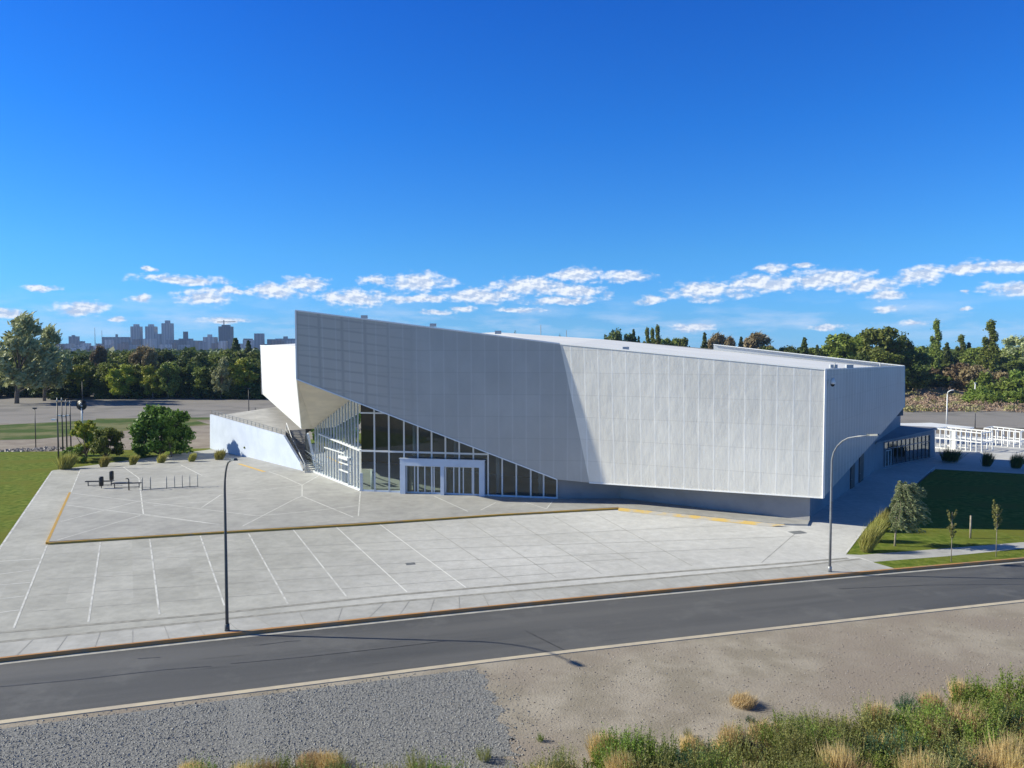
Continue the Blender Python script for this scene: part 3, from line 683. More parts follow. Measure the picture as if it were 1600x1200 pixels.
mb.bar(w_[0].lerp(w_[3], .28)+nA_*.045, w_[1].lerp(w_[2], .28)+nA_*.045, .08)
mb.build('frame', M['framed'], wd)
q0, q1 = w_[3]+dA*.15+nA_*.12, w_[3]+dA*1.75+nA_*.12; mb = MB()
for t in (0, .5, 1): mb.bar(q0.lerp(q1, t), q0.lerp(q1, t)+UPV*1.9, .09)
mb.bar(q0+UPV*1.9, q1+UPV*1.9, .09); mb.build('door', M['frameg'], AX)
# pale slab roof and lattice pavilions behind it
def lattice(name, tl, tr, bl, br, Y0, Y1, nx, rows, label, solid=()):
    a, b = V(*bl, Y0), V(*br, Y1); c_, d_ = V(*tl, Y0), V(*tr, Y1); e_ = empty(name, (a+b)/2-UPV*.2, label, 'pavilion', 'white lattice pavilions behind the annex')
    dd = (b-a); dd.z = 0; dd.normalize(); nn_ = Vector((-dd.y, dd.x, 0)); dep = 3.6
    mb = MB()
    for off in (0, dep):
        o_ = nn_*off
        for i in range(nx+1):
            t = i/nx; mb.bar(a.lerp(b, t)+o_, c_.lerp(d_, t)+o_, .13)
        for r_ in rows: mb.bar(a.lerp(c_, r_)+o_, b.lerp(d_, r_)+o_, .15)
    for i in (0, nx): 
        t = i/nx
        for r_ in (0, .5, 1): mb.bar(a.lerp(b, t).lerp(c_.lerp(d_, t), r_), a.lerp(b, t).lerp(c_.lerp(d_, t), r_)+nn_*dep, .13)
    mb.build('frame', M['white'], e_)
    mb = MB()
    for i in solid:
        t0, t1 = i/nx, (i+1)/nx; mb.poly([a.lerp(b, t0)+nn_*.05, a.lerp(b, t1)+nn_*.05, c_.lerp(d_, t1)+nn_*.05, c_.lerp(d_, t0)+nn_*.05])
    if solid: mb.build('solid_panel', M['white'], e_)
    return e_
lattice('lattice_pavilion', (1461.5, 669.5), (1534, 677), (1461.5, 699), (1534, 708), 112.5, 107.5, 9, (0, .52, 1), 'white steel lattice pavilion with one solid white panel, next to the dark annex', (3,))
lattice('lattice_pavilion', (1538, 669), (1594, 675), (1538, 700), (1594, 704.5), 116, 112.5, 6, (0, .5, 1), 'open white steel lattice pavilion farther from the annex, the rightmost one')
SR = empty('canopy_slab', P(1450, 668, 0), 'flat white canopy roof just behind the dark annex', 'canopy')
mb = MB(); ps = [P(x, y, 2.55) for x, y in ((1395, 665), (1460, 667.5), (1516, 668.5), (1522, 667.3), (1455, 660.5), (1395, 661.5))]
mb.prism(ps, (0, 0, -.22)); mb.build('roof_slab', M['white'], SR)
for p in [ps[0], ps[1], ps[2], ps[4]]: MB().tube([p-UPV*.3+Vector((0, .4 if p.y < 120 else -.4, 0)), Vector((p.x, p.y+(.4 if p.y < 120 else -.4), -.1))], .1, 8).build('post', M['white'], SR)

# ---- terrace wall, stairs
TE = empty('terrace', P(470, 738, 0), 'raised terrace behind a long white rendered wall left of the hall', 'terrace')
t0, t1 = P(474, 738.5, 0), P(328, 701, 0); t2 = V(328, 647.5, t1.y)
dT = (t1-t0).normalized(); nT = Vector((-dT.y, dT.x, 0)); nT = nT if nT.y < 0 else -nT
def tw(px, py): return RP(px, py, t0, nT)
t3 = tw(443, 680.5); t3b = tw(447.5, 676)
mb = MB(); mb.prism([Vector((t0.x, t0.y, -.1)), Vector((t1.x, t1.y, -.1)), t2, t3, t0+UPV*.5], -nT*.3); mb.build('terrace_wall', M['terr'], TE)
back = -nT*.3
zs = t3.z-.25
mb = MB(); e1 = t2+back-UPV*.3; e2 = t3+back-UPV*.25
ST1 = P(508, 737.5, ZP); ST0 = P(476, 738.5, ZP); sdir = Vector((dG.x, dG.y, 0)).normalized()
ups = Vector((-.42, .907, 0)).normalized()
tp0 = V(447, 672.5, 101); zs = tp0.z; tp1 = V(492, 672, 101); tp1.z = zs
mb.poly([Vector((t3.x, t3.y+.3, t3.z-.35)), e1, e1+Vector((8, 26, .4)), Vector((-12, 132, zs+.4)), Vector((tp1.x+1, tp1.y, zs)), tp0])
mb.build('terrace_floor', M['terrf'], TE)
mb = MB(); mb.poly([Vector((tp0.x, tp0.y, zs)), Vector((tp1.x+7, tp1.y, zs+.6)), Vector((tp1.x+7, tp1.y, 0)), Vector((tp0.x, tp0.y, 0))]); mb.poly([Vector((tp1.x+.25, tp1.y+.3, zs+3.5)), Vector((tp1.x+9, tp1.y+.3, zs+3.5)), Vector((tp1.x+9, tp1.y+.3, 0)), Vector((tp1.x+.25, tp1.y+.3, 0))]); mb.build('retaining_wall', M['basew'], TE)
mb = MB()
for i in range(20):
    t = i/19; p = (t3+back).lerp(t2+back, t); mb.bar(p, p+UPV*.55, .05)
for h_ in (.55, .3): mb.bar(t3+back+UPV*h_, t2+back+UPV*h_, .045)
mb.build('railing', M['steel'], TE)
mb = MB()
for pa, pb in (((355, 647), (345, 655)), ((395, 652), (440, 661)), ((360, 651), (420, 656)), ((380, 646), (372, 658))):
    a = P(*pa, 4.45); b = P(*pb, 4.3); t_ = (b-a).normalized(); q_ = Vector((-t_.y, t_.x, 0))*.12
SX = empty('outdoor_staircase', ST0, 'grey concrete staircase in two flights between the white terrace wall and the glazed flank', 'staircase')
def flight(name, l0, r0, l1, r1, n):
    mb = MB(); z0, z1 = l0.z, l1.z
    for i in range(n):
        a0_, b0_ = l0.lerp(l1, i/n), r0.lerp(r1, i/n); a1_, b1_ = l0.lerp(l1, (i+1)/n), r0.lerp(r1, (i+1)/n); zz = z0+(z1-z0)*(i+1)/n
        for p in (a0_, b0_, a1_, b1_): p.z = zz
        mb.prism([a0_, b0_, b1_, a1_], (0, 0, -(z1-z0)/n-.25))
    return mb.build(name, M['stair'], SX)
m0, m1 = V(459, 702, 95.4), V(493, 701.5, 95.4); m1.z = m0.z
m2, m3 = V(457, 700, 96.9), V(492, 700, 96.9); m2.z = m3.z = m0.z
tp0s, tp1s = V(448, 673, 100.8), V(490, 672.5, 100.8); tp1s.z = tp0s.z = zs
flight('lower_flight', ST0, ST1, m0, m1, 12); flight('upper_flight', m2, m3, tp0s, tp1s, 11)
MB().prism([m0, m1, m3, m2], (0, 0, -.4)).build('landing', M['conc_plat'], SX)
mb = MB()
lp = [ST0+Vector((.05, 0, 1)), m0+UPV*1, m2+UPV*1, tp0s+UPV*1]
mb.tube(lp, .06, 6)
for p in lp: mb.tube([p, p-UPV*1.05], .04, 6)
mb.build('handrail', M['frame'], SX)
mb = MB(); rp_ = [ST1+Vector((.1, 0, .25)), m1+UPV*.25, m3+UPV*.25, tp1s+UPV*.25]
for a, b in zip(rp_[:-1], rp_[1:]): mb.bar(a, b, .22, .5)
mb.build('stringer', M['white'], SX)
mb = MB(); lq = [ST0+Vector((-.12, 0, .35)), m0+Vector((-.1, 0, .35)), m2+Vector((-.1, 0, .35)), tp0s+Vector((-.1, 0, .3))]
for a, b in zip(lq[:-1], lq[1:]): mb.bar(a, b, .16, .3)
mb.build('side_parapet', M['conc_plat'], SX)

# ================================================================== vegetation builders
class Leaves:
    def __init__(s, seed=0): s.r = np.random.default_rng(seed); s.V = []; s.Q = 0
    def clump(s, c, rad, n, leaf, shell=.55, stretch=(1, 1, 1), droop=0., aspect=1.0):
        r = s.r; d = r.normal(size=(n, 3)); d /= np.linalg.norm(d, axis=1)[:, None]+1e-9
        rr = (shell+(1-shell)*r.random(n))*(1+.15*r.normal(size=n)); p = np.array(c)+d*rr[:, None]*np.array(rad if hasattr(rad, '__len__') else (rad,)*3)
        a = r.normal(size=(n, 3)); a[:, 2] -= droop*2; a /= np.linalg.norm(a, axis=1)[:, None]
        nrm = d+r.normal(size=(n, 3))*.6+np.array((0, 0, .3)); b = np.cross(nrm, a); b /= np.linalg.norm(b, axis=1)[:, None]+1e-9
        sz = leaf*(.6+.8*r.random(n))[:, None]
        s.quads(p, a*sz*aspect, b*sz)
        return s
    def quads(s, p, a, b):
        s.V.append(np.stack([p-a*.5-b*.35, p+a*.1-b*.5, p+a*.55+b*.05, p+a*.0+b*.5], 1).reshape(-1, 3))
    def blades(s, base, tip, w, bend=0.):
        base = np.asarray(base, float); tip = np.asarray(tip, float); n = len(base)
        d = tip-base; side = np.cross(d, s.r.normal(size=(n, 3))); side /= np.linalg.norm(side, axis=1)[:, None]+1e-9
        w = np.broadcast_to(np.asarray(w, float), (n,))[:, None]; mid = base+d*.5; mid[:, 2] += bend*np.linalg.norm(d, axis=1)
        s.V.append(np.stack([base, mid+side*w*.5, tip, mid-side*w*.5], 1).reshape(-1, 3))
    def build(s, name, m, parent=None):
        v = np.concatenate(s.V).astype(np.float32); nq = len(v)//4; me = bpy.data.meshes.new(name)
        me.vertices.add(len(v)); me.vertices.foreach_set('co', v.ravel()); me.loops.add(nq*4); me.loops.foreach_set('vertex_index', np.arange(nq*4, dtype=np.int32))
        me.polygons.add(nq); me.polygons.foreach_set('loop_start', np.arange(0, nq*4, 4, dtype=np.int32)); me.polygons.foreach_set('loop_total', np.full(nq, 4, dtype=np.int32))
        me.materials.append(m); me.update(calc_edges=True); me.validate()
        o = bpy.data.objects.new(name, me); COL.objects.link(o)
        if parent: o.parent = parent
        return o
rng = random.Random(7)
FAR = (0, 900, -3000)
def tree_proto(name, kind, m, seed, H=12., bark='bark', dens=1., leaf=.5, lean=0.):
    r = random.Random(seed); root = empty(name, (0, 0, 0), 'tree', 'tree'); L = Leaves(seed); t = MB(); tips = []
    if kind == 'broad':
        W_ = H*.36; tr = H*.2
        for i in range(34):
            a = r.uniform(0, 6.283); e = r.random()**.7; h = tr*.7+(H-tr)*r.uniform(.05, .93); q = max(.15, 1-abs((h-tr)/(H-tr)-.42)**1.6*1.9)
            rr = W_*q*r.uniform(.35, 1.); tips.append((math.cos(a)*rr+lean*h, math.sin(a)*rr, h, H*r.uniform(.085, .15)))
    elif kind == 'low':
        for i in range(26):
            a = r.uniform(0, 6.283); rr = H*.62*r.random()**.5; h = H*(.15+.62*r.random())*(1-.4*(rr/(H*.62))**2); tips.append((math.cos(a)*rr, math.sin(a)*rr, h, H*r.uniform(.15, .25)))
    elif kind == 'poplar':
        for i in range(36):
            h = H*(.14+.84*i/35); w = H*.085*math.sin(min(1, (h/H)*1.15)*math.pi*.92+.12)+.12; a = r.uniform(0, 6.283)
            tips.append((math.cos(a)*w*r.uniform(.2, 1.2)+lean*h, math.sin(a)*w, h, H*r.uniform(.03, .055)))
    elif kind == 'conifer':
        for i in range(44):
            h = H*(.08+.9*i/43); w = H*.2*(1-h/H)**.8; a = i*2.4
            tips.append((math.cos(a)*w*r.uniform(.5, 1.1), math.sin(a)*w*r.uniform(.5, 1.1), h, H*(.03+.06*(1-h/H))))
    elif kind == 'airy':
        for i in range(52):
            a = r.uniform(0, 6.283); h = H*(.22+.76*r.random()); q = 1-abs(h/H-.5)**1.5*1.6; rr = H*.34*q*r.uniform(.2, 1.)
            tips.append((math.cos(a)*rr+lean*h, math.sin(a)*rr, h, H*r.uniform(.045, .085)))
    n = int(230*dens)
    for x, y, z, cr in tips:
        if kind == 'airy':
            L.clump((x, y, z), (cr*1.15, cr, cr*1.3), int(n*.55), leaf*.8, .1, aspect=1.7)
            k_ = 26; b = np.tile((x, y, z), (k_, 1))+L.r.normal(size=(k_, 3))*cr*.5; L.blades(b, b+np.array((cr*.9, 0, cr*.7))+L.r.normal(size=(k_, 3))*cr*.35, leaf*.45)
        elif kind == 'conifer': L.clump((x, y, z), (cr*1.3, cr*1.3, cr*.8), int(n*.7), leaf*.75, .3, droop=.5)
        elif kind == 'poplar': L.clump((x, y, z), (cr*.9, cr*.9, cr*1.6), int(n*.7), leaf*.8, .4)
        else: L.clump((x, y, z), (cr, cr, cr*.78), n, leaf, .45)
    r0 = H*.022
    ht = H*(.9 if kind in ('poplar', 'conifer') else .5)
    pts = [(0, 0, -.3), (H*.008, 0, ht*.3), (lean*ht*.5, H*.01, ht*.65), (lean*ht, 0, ht)]
    t.tube(pts, [r0*1.25, r0, r0*.75, r0*.35], 7)
    for x, y, z, cr in tips[::2 if kind in ('broad', 'airy') else 4]:
        z0 = min(z*.55, ht*.9); t.tube([(lean*z0, 0, z0), (x*.55, y*.55, z0+(z-z0)*.6), (x, y, z)], [r0*.45, r0*.28, r0*.1], 5, False)
    t.build('trunk', M[bark], root, True); L.build('crown', m, root)
    return Proto(root)
TP = {
 'mid': tree_proto('broadleaf_tree', 'broad', M['lf_mid'], 1), 'mid2': tree_proto('broadleaf_tree', 'broad', M['lf_mid'], 11),
 'dark': tree_proto('dark_tree', 'broad', M['lf_dark'], 2), 'yel': tree_proto('yellowing_tree', 'broad', M['lf_yel'], 3),
 'grey': tree_proto('feathery_tree', 'airy', M['lf_grey'], 4, lean=.10), 'brown': tree_proto('feathery_tree', 'airy', M['lf_brown'], 5, lean=.05),
 'poplar': tree_proto('poplar_tree', 'poplar', M['lf_mid'], 6, 20, lean=.02), 'conifer': tree_proto('conifer_tree', 'conifer', M['lf_dark'], 7, 14),
 'low': tree_proto('low_tree', 'low', M['lf_bright'], 8, 6, leaf=.38), 'lowb': tree_proto('low_tree', 'low', M['lf_brown'], 9, 6, leaf=.38), 'lowd': tree_proto('understorey_bush', 'low', M['lf_dark'], 10, 6, leaf=.45),
}
PH = {'mid': 12., 'mid2': 12., 'dark': 12., 'yel': 12., 'grey': 12., 'brown': 12., 'poplar': 20., 'conifer': 14., 'low': 6., 'lowb': 6., 'lowd': 6.}
def plant(kind, px, ytop, Y, label=None, group=None, w=1., cat=None):
    top = V(px, ytop, Y); h = top.z+.1; s_ = h/PH[kind]*.97
    return TP[kind].put((top.x, Y, -.1), rng.uniform(0, 6.28) if kind not in ('grey', 'brown', 'poplar') else rng.uniform(-.3, .3), (s_*w, s_*w, s_), label, group, cat)
# named, recognisable trees -------------------------------------------------
plant('grey', 22, 494, 205, 'tall feathery grey-green tree blown to the right, the biggest at the far left edge', w=1.0)
plant('grey', 66, 512, 215, 'feathery grey-green tree right of the biggest one at the far left', w=.85)
plant('brown', 152, 541, 240, 'thin greyish feathery tree standing before the skyline left of three pale towers', w=.6)
plant('brown', 218, 542, 232, 'tall brownish feathery tree in the middle of the dense left tree belt', w=.75)
plant('brown', 232, 545, 228, 'second brownish feathery tree, just right of the tall one in the left belt', w=.55)
plant('conifer', 368, 526, 330, 'dark pointed conifer rising above the left tree belt near the hall', w=1.0)
plant('conifer', 388, 530, 345, 'smaller dark conifer beside the pointed one near the left end of the hall', w=.9)
plant('yel', 112, 561, 226, 'yellow-green tree at the left of the belt behind the gravel lot', w=1.25)
plant('yel', 188, 566, 224, 'yellowing round tree below the group of pale towers', w=1.1)
plant('yel', 238, 567, 224, 'yellowing tree right of the brownish feathery trees', w=1.0)
plant('yel', 374, 556, 226, 'yellow-green tree nearest to the white flank of the hall', w=1.1)
plant('grey', 344, 560, 222, 'olive feathery tree with a pale double trunk left of the hall', w=.7)
plant('mid', 262, 560, 222, 'mid green tree standing forward in the belt, right of the yellow ones', w=.8)
# right side
plant('conifer', 1257, 525, 300, 'narrow dark conifer just above the right end of the hall roof', w=.75)
plant('conifer', 1277, 537, 310, 'short dark conifer right of the narrow one above the hall roof', w=.7)
plant('mid', 1326, 509, 262, 'large rounded green tree rising above the right end of the hall', w=1.12)
plant('mid2', 1368, 505, 255, 'large olive-green tree beside the rounded one above the hall corner', w=1.05)
plant('dark', 1416, 515, 270, 'dark clumpy tree with a rounded head right of the big green pair', w=.62)
plant('poplar', 1462, 499, 285, 'tall slender poplar with a pale trunk, the left one of two', w=.95)
plant('conifer', 1480, 533, 290, 'short dark pointed tree right of the left poplar', w=.8)
plant('poplar', 1501, 523, 330, 'broader distant poplar between the two tall slender ones', w=1.3)
plant('conifer', 1514, 533, 330, 'small pointed tree just right of the distant broader poplar', w=.8)
plant('poplar', 1547, 500, 270, 'tall dense poplar, the right one of two near the right edge', w=1.25)
plant('grey', 1578, 527, 320, 'greyish loose tree at the far right behind the tall dense poplar', w=1.1)
plant('dark', 1606, 534, 325, 'dark tree cut off by the right edge of the view', w=1.)
for i, (px, yt, Y, w_) in enumerate(((1340, 548, 235, 1.2), (1385, 545, 238, 1.2), (1430, 542, 250, 1.1))):
    plant('mid2' if i % 2 else 'dark', px, yt, Y, ('dark leafy tree low behind the right wall of the hall', 'broad green tree just right of the hall roof corner', 'dark tree left of the foot of the slender poplar')[i], w=w_)
for px, yt, Y, lb in ((1500, 552, 280, 'brownish bushy tree at the foot of the distant broader poplar'), (1525, 556, 262, 'brownish bushy tree between the middle poplar and the dense one')):
    plant('lowb', px, yt, Y, lb, w=1.1)
G_ = 'bright green bushes at the right edge'
for px, yt, Y, w_, lb in ((1528, 594, 205, 1.1, 'bright green bush at the left end of the group by the scrubland'), (1562, 572, 222, 1.2, 'tallest bright green bush, below the tall dense poplar'), (1592, 567, 230, 1.2, 'high bright green bush cut by the right edge below the loose grey tree'),
    (1558, 606, 196, 1.1, 'low bright green bush at the front of the group'), (1596, 600, 200, 1.1, 'low bright green bush at the front cut by the right edge')):
    plant('low', px, yt, Y, lb, G_, w_)
# the packed rows nothing tells apart ----------------------------------------
GL_ = 'dense tree belt behind the gravel lot on the left'
k_ = 0
for Y, x0, x1, st, yb, kinds in ((300, 60, 410, 13, 545, ('dark', 'mid', 'dark', 'mid2', 'mid')), (262, -60, 420, 19, 552, ('mid', 'dark', 'mid2', 'dark', 'mid', 'dark')), (236, -80, 416, 22, 563, ('dark', 'mid2', 'dark', 'mid', 'dark'))):
    x = x0
    while x < x1:
        yy = yb+rng.uniform(-6, 9)
        if Y == 300 and x < 140: yy += 7
        kd = kinds[k_ % len(kinds)]; k_ += 1
        plant(kd, x+rng.uniform(-4, 4), yy, Y+rng.uniform(-8, 8), {'dark': 'dark green tree packed into the belt behind the gravel lot on the left', 'mid': 'mid green leafy tree packed into the belt behind the gravel lot on the left'}[kd[:3] if kd[:3] == 'mid' else 'dark'], GL_, rng.uniform(.95, 1.3))
        x += st*rng.uniform(.8, 1.2)
for i in range(22):
    x = -70+i*23; plant('lowd', x+rng.uniform(-6, 6), rng.uniform(588, 598), 228+rng.uniform(-5, 6), 'dark low bush filling the shade under the left tree belt', 'undergrowth under the left belt', rng.uniform(1.1, 1.5), 'bush')
GR_ = 'tree row beyond the scrubland on the right'
for Y, x0, x1, st, yb, kinds in ((322, 1235, 1680, 17, 541, ('dark', 'mid', 'mid2')), (292, 1390, 1660, 20, 560, ('dark', 'lowd', 'mid', 'lowd'))):
    x = x0
    while x < x1:
        kd = kinds[k_ % len(kinds)]; k_ += 1
        plant(kd, x, yb+rng.uniform(-5, 6), Y+rng.uniform(-6, 6), 'darkish green tree in the row beyond the brown scrubland on the right' if kd != 'lowd' else 'dark bush in the row beyond the brown scrubland on the right', GR_, rng.uniform(1., 1.3), 'tree' if kd != 'lowd' else 'bush')
        x += st*rng.uniform(.85, 1.2)
for i in range(12):
    x = 1395+i*22; plant('lowd', x, rng.uniform(575, 585), 275+rng.uniform(-4, 8), 'dark low bush at the foot of the right tree row', 'undergrowth of the right tree row', rng.uniform(1.1, 1.4), 'bush')
# tops showing above the hall roof
RT = [('dark', 962, 517, .8, 'dark spreading tree, leftmost of the clump above the white roof'), ('dark', 975, 509, .75, 'dark spreading tree, tallest of the left clump above the white roof'), ('conifer', 990, 512, .5, 'narrow dark conifer right of the spreading clump above the roof'), ('conifer', 998, 523, .45, 'very short dark conifer tip above the roof'),
      ('poplar', 1010, 512, .9, 'dark upright tree, left one of three bunched above the roof'), ('poplar', 1018, 513, .9, 'dark upright tree, middle one of three bunched above the roof'), ('poplar', 1026, 508, .9, 'dark upright tree, right and tallest of three bunched above the roof'),
      ('mid', 1046, 519, .6, 'loose round tree above the roof right of three upright ones'), ('mid2', 1063, 523, .6, 'low round tree above the middle of the roof'), ('conifer', 1101, 517, .6, 'narrow dark conifer left of a tan loose tree above the roof'), ('brown', 1118, 522, .8, 'tan loose tree above the roof beside a narrow conifer'), ('brown', 1138, 527, .5, 'small tan tree above the start of the roof parapet'),
      ('conifer', 1158, 524, .6, 'short dark conifer above the roof parapet'), ('brown', 1177, 521, 1.1, 'wide tan-green tree above the roof parapet'), ('mid', 1200, 534, .8, 'low green tree top above the right part of the roof'), ('mid2', 1226, 538, .8, 'low green tree top left of the narrow conifer above the roof'), ('dark', 804, 513, .16, 'tiny dark tree tip showing above the middle of the hall roof'), ('dark', 873, 519, .16, 'tiny dark tree tip above the roof just left of the facade fold')]
for kd, px, yt, w_, lb in RT: plant(kd, px, yt, 330+rng.uniform(-12, 12), lb, None, w_)
# far woodland carpet behind everything
L = Leaves(77); r_ = np.random.default_rng(5)
for i in range(1500):
    Y = 345+1500*r_.random()**1.7; X = (r_.random()*2-1)*Y*.85; h = min(10+5*r_.random(), 13.2); w_ = 5+Y*.012
    L.clump((X, Y, h*.5), (w_, w_, h*.55), 26, 2.6+Y*.0022, .7)
tag(L.build('distant_woodland', M['lf_dark']), 'far dark woodland filling the plain out to the skyline', 'woodland', kind='stuff')
# scrubland
L = Leaves(31); L2 = Leaves(32)
for i in range(620):
    px = 1330+r_.random()*420; py = 603+41*r_.random()**.9; p = P(px, py, -.1); h = .5+1.2*r_.random(); w_ = .8+1.8*r_.random()
    (L if r_.random() < .68 else L2).clump((p.x, p.y, h*.35), (w_, w_*.8, h*.6), 70, .30, .5, aspect=1.4)
tag(L.build('heath_scrub', M['heath']), 'brown dry scrub covering the open land on the right', 'scrub', kind='stuff')
tag(L2.build('heath_scrub', M['heathg']), 'olive green patches of scrub on the open land at the right', 'scrub', kind='stuff')

# ------------------------------------------------------------------ garden trees and shrubs, left
def bushtree(name, loc, H, Wd, m, seed, label, n=42, leaf=.16, per=330, lean=0., trunkh=.15, droop=0., cat='tree', bark='bark', asp=1.5):
    root = empty(name, loc, label, cat); r = random.Random(seed); L = Leaves(seed); t = MB()
    for i in range(n):
        a = r.uniform(0, 6.283); z = H*(trunkh+(1-trunkh)*r.uniform(.06, .92)); q = math.sqrt(max(.05, 1-abs((z/H-.45)/.58)**2.2)); rr = Wd/2*q*r.uniform(.3, 1)
        x, y = math.cos(a)*rr+lean*z, math.sin(a)*rr; cr = Wd*r.uniform(.09, .16)
        L.clump((x, y, z), (cr, cr, cr*.85), per, leaf, .3, droop=droop, aspect=asp)
        if i % 2 == 0: t.tube([(0, 0, H*trunkh*.4), (x*.4, y*.4, z*.55), (x*.9, y*.9, z*.95)], [H*.018, H*.011, H*.004], 5, False)
    t.tube([(0, 0, -.1), (0, 0, H*.2), (lean*H*.4, 0, H*.45)], [H*.026, H*.02, H*.01], 7)
    t.build('trunk', M[bark], root, True); L.build('crown', m, root); return root
def at(px, py, z=.03): return P(px, py, z)
bushtree('willow_tree', at(252, 712), 6.7, 7.0, M['lf_deep'], 21, 'big rounded deep green tree on the lawn left of the white terrace wall', 60, .26, 420, trunkh=.06)
bushtree('young_tree', at(135, 716), 5.2, 3.2, M['lf_yel'], 22, 'yellow-green young tree beside the flagpoles, behind the greyer bushy one', 30, .2, 240, trunkh=.22)
bushtree('young_tree', at(165, 718), 4.1, 4.3, M['lf_mid'], 23, 'bushy grey-green tree on the lawn right of the yellow-green one', 34, .18, 300, lean=.1, trunkh=.12)
bushtree('young_tree', at(268, 715), 2.8, 1.9, M['lf_bright'], 24, 'small bright green sapling in front of the big rounded tree', 18, .17, 90, trunkh=.2)
bushtree('young_tree', at(296, 714), 1.6, .9, M['lf_bright'], 25, 'tiny pale sapling between the big rounded tree and the terrace wall', 10, .14, 40, trunkh=.3, bark='barkp')
bushtree('young_tree', at(387, 714), 2.2, 1.1, M['lf_mid'], 26, 'small sapling close against the white terrace wall', 12, .14, 60, trunkh=.2)
bushtree('low_shrub', at(118, 722), 2.1, 2.6, M['lf_bright'], 27, 'low green shrub under the yellow-green young tree', 20, .16, 160, trunkh=.02, cat='shrub')
def tuft(name, H, Wd, n, m, seed, w=.05, base=.18, wind=0., mm=None, nb=0):
    L = Leaves(seed); r = L.r; a = r.random(n)*6.283; rb = r.random(n)**.5*Wd*base; b = np.stack([np.cos(a)*rb, np.sin(a)*rb, np.zeros(n)], 1)
    f_ = .35+.65*r.random(n)**.6; rt = rb/(Wd*base+1e-6)*Wd*.5*f_*(.7+.5*r.random(n)); h = H*f_*(.8+.3*r.random(n)); a = a+r.normal(size=n)*.45; rt = rt*(.55+.7*r.random(n)); h = h*(.75+.45*r.random(n))
    t = np.stack([np.cos(a)*rt+wind*h, np.sin(a)*rt, h], 1); L.blades(b, t, w, .06); return L
def fountain(loc, H, Wd, label, group, seed, wind=.25, n=1500, w=.06):
    L = tuft('x', H, Wd, n, None, seed, w, .25, wind); o = L.build('fountain_grass', M['reed']); o.location = loc; o.rotation_euler.z = 0
    return tag(o, label, 'ornamental grass', group)
FG = 'clumps of ornamental grass edging the platform'
for i, (px, py, H, W_, lb) in enumerate(((102, 733, 1.9, 2.7, 'largest wind-bent clump of grass at the left corner of the plaza, by the flagpoles'), (162, 730, 1.35, 1.6, 'grass clump second from the flagpoles along the plaza edge'), (207, 727, 1.25, 1.35, 'grass clump third from the flagpoles, below the gap between the trees'),
    (251, 725, 1.25, 1.35, 'grass clump below the big rounded tree, fourth along the edge'), (299, 723, 1.2, 1.2, 'grass clump fifth from the flagpoles, between tree and terrace wall'), (342, 720, 1.4, 1.7, 'grass clump at the right end of the row by the white wall'))):
    fountain(at(px, py), H, W_, lb, FG, 40+i)
fountain(at(120, 712), 1.7, 2.4, 'second wind-bent grass clump behind the largest one by the flagpoles', FG, 47, .6)
# right: windblown young tree, big grass clump, saplings
wt = empty('windblown_tree', at(1398, 853, .04), 'young silvery tree bent by the wind at the edge of the shaded lawn', 'tree'); L = Leaves(61); t = MB(); r = random.Random(61)
t.tube([(0, 0, -.1), (.05, 0, 1.2), (.12, 0, 2.3), (.3, 0, 3.4), (.6, 0, 4.3)], [.075, .06, .045, .03, .012], 7)
for i in range(190):
    z0 = r.uniform(1.3, 4.3); a = r.uniform(0, 6.283); ln = r.uniform(.6, 1.45); x0 = .15+(z0-1.2)*.1; wnd = 1.0
    dx, dy = math.cos(a)*.85+wnd*.42, math.sin(a)*.8; p0_ = Vector((x0, 0, z0)); p1_ = p0_+Vector((dx*.5*ln, dy*.5*ln, .35*ln)); p2_ = p0_+Vector((dx*ln*1.1, dy*ln*.9, -.15*ln))
    t.tube([p0_, p1_, p2_], [.014, .009, .004], 4, False)
    for k in range(15):
        f_ = .2+.85*k/14; c_ = p0_.lerp(p1_, f_*2) if f_ < .5 else p1_.lerp(p2_, f_*2-1); b_ = np.tile(tuple(c_), (6, 1))+L.r.normal(size=(6, 3))*.04
        L.blades(b_, b_+np.array((.15, 0, -.09))+L.r.normal(size=(6, 3))*.07, .075)
t.build('trunk', M['barkp'], wt, True); L.build('crown', M['lf_wil'], wt)
for i, (px, py, H_, lb) in enumerate(((1353, 862, 1.9, 'front clump of tall yellow-green grass at the corner of the right lawn'), (1364, 846, 1.75, 'second clump of tall grass, just behind the one at the lawn corner'), (1376, 830, 1.6, 'third clump of tall grass, reaching back beside the windblown tree'), (1389, 814, 1.3, 'rearmost clump of tall grass at the edge of the shade by the path'))):
    L = tuft('x', H_, 1.5, 1500, None, 62+i, .035, .28, .36); L.V += tuft('x', H_*.7, 1.5, 700, None, 163+i, .04, .25, .2).V
    o = L.build('fountain_grass', M['reed']); o.location = at(px, py, .04); tag(o, lb, 'ornamental grass', 'tall grass along the edge of the right lawn')
def sapling(px, py, H, label, seed):
    e_ = empty('sapling', at(px, py, .04), label, 'tree', 'saplings on the right lawns'); t = MB(); L = Leaves(seed); r = random.Random(seed)
    t.tube([(0, 0, -.05), (.02, 0, H*.5), (.0, .02, H*.95)], [.03, .022, .008], 6)
    for i in range(16):
        z0 = H*r.uniform(.42, .85); a = r.uniform(0, 6.283); q_ = Vector((math.cos(a)*.25*H/3.6, math.sin(a)*.25*H/3.6, H*.16)); p_ = Vector((0, 0, z0)); t.tube([p_, p_+q_*.6+Vector((0, 0, .02)), p_+q_], [.01, .007, .003], 4, False)
        for k in range(7):
            c_ = p_+q_*(.35+.65*k/6); L.clump(tuple(c_), .09, 7, .085, .2)
    t.build('trunk', M['barkp'], e_, True); L.build('crown', M['olive'], e_)
sapling(1486, 878, 3.6, 'thin sapling in the narrow grass strip, the left one by the road kerb', 71)
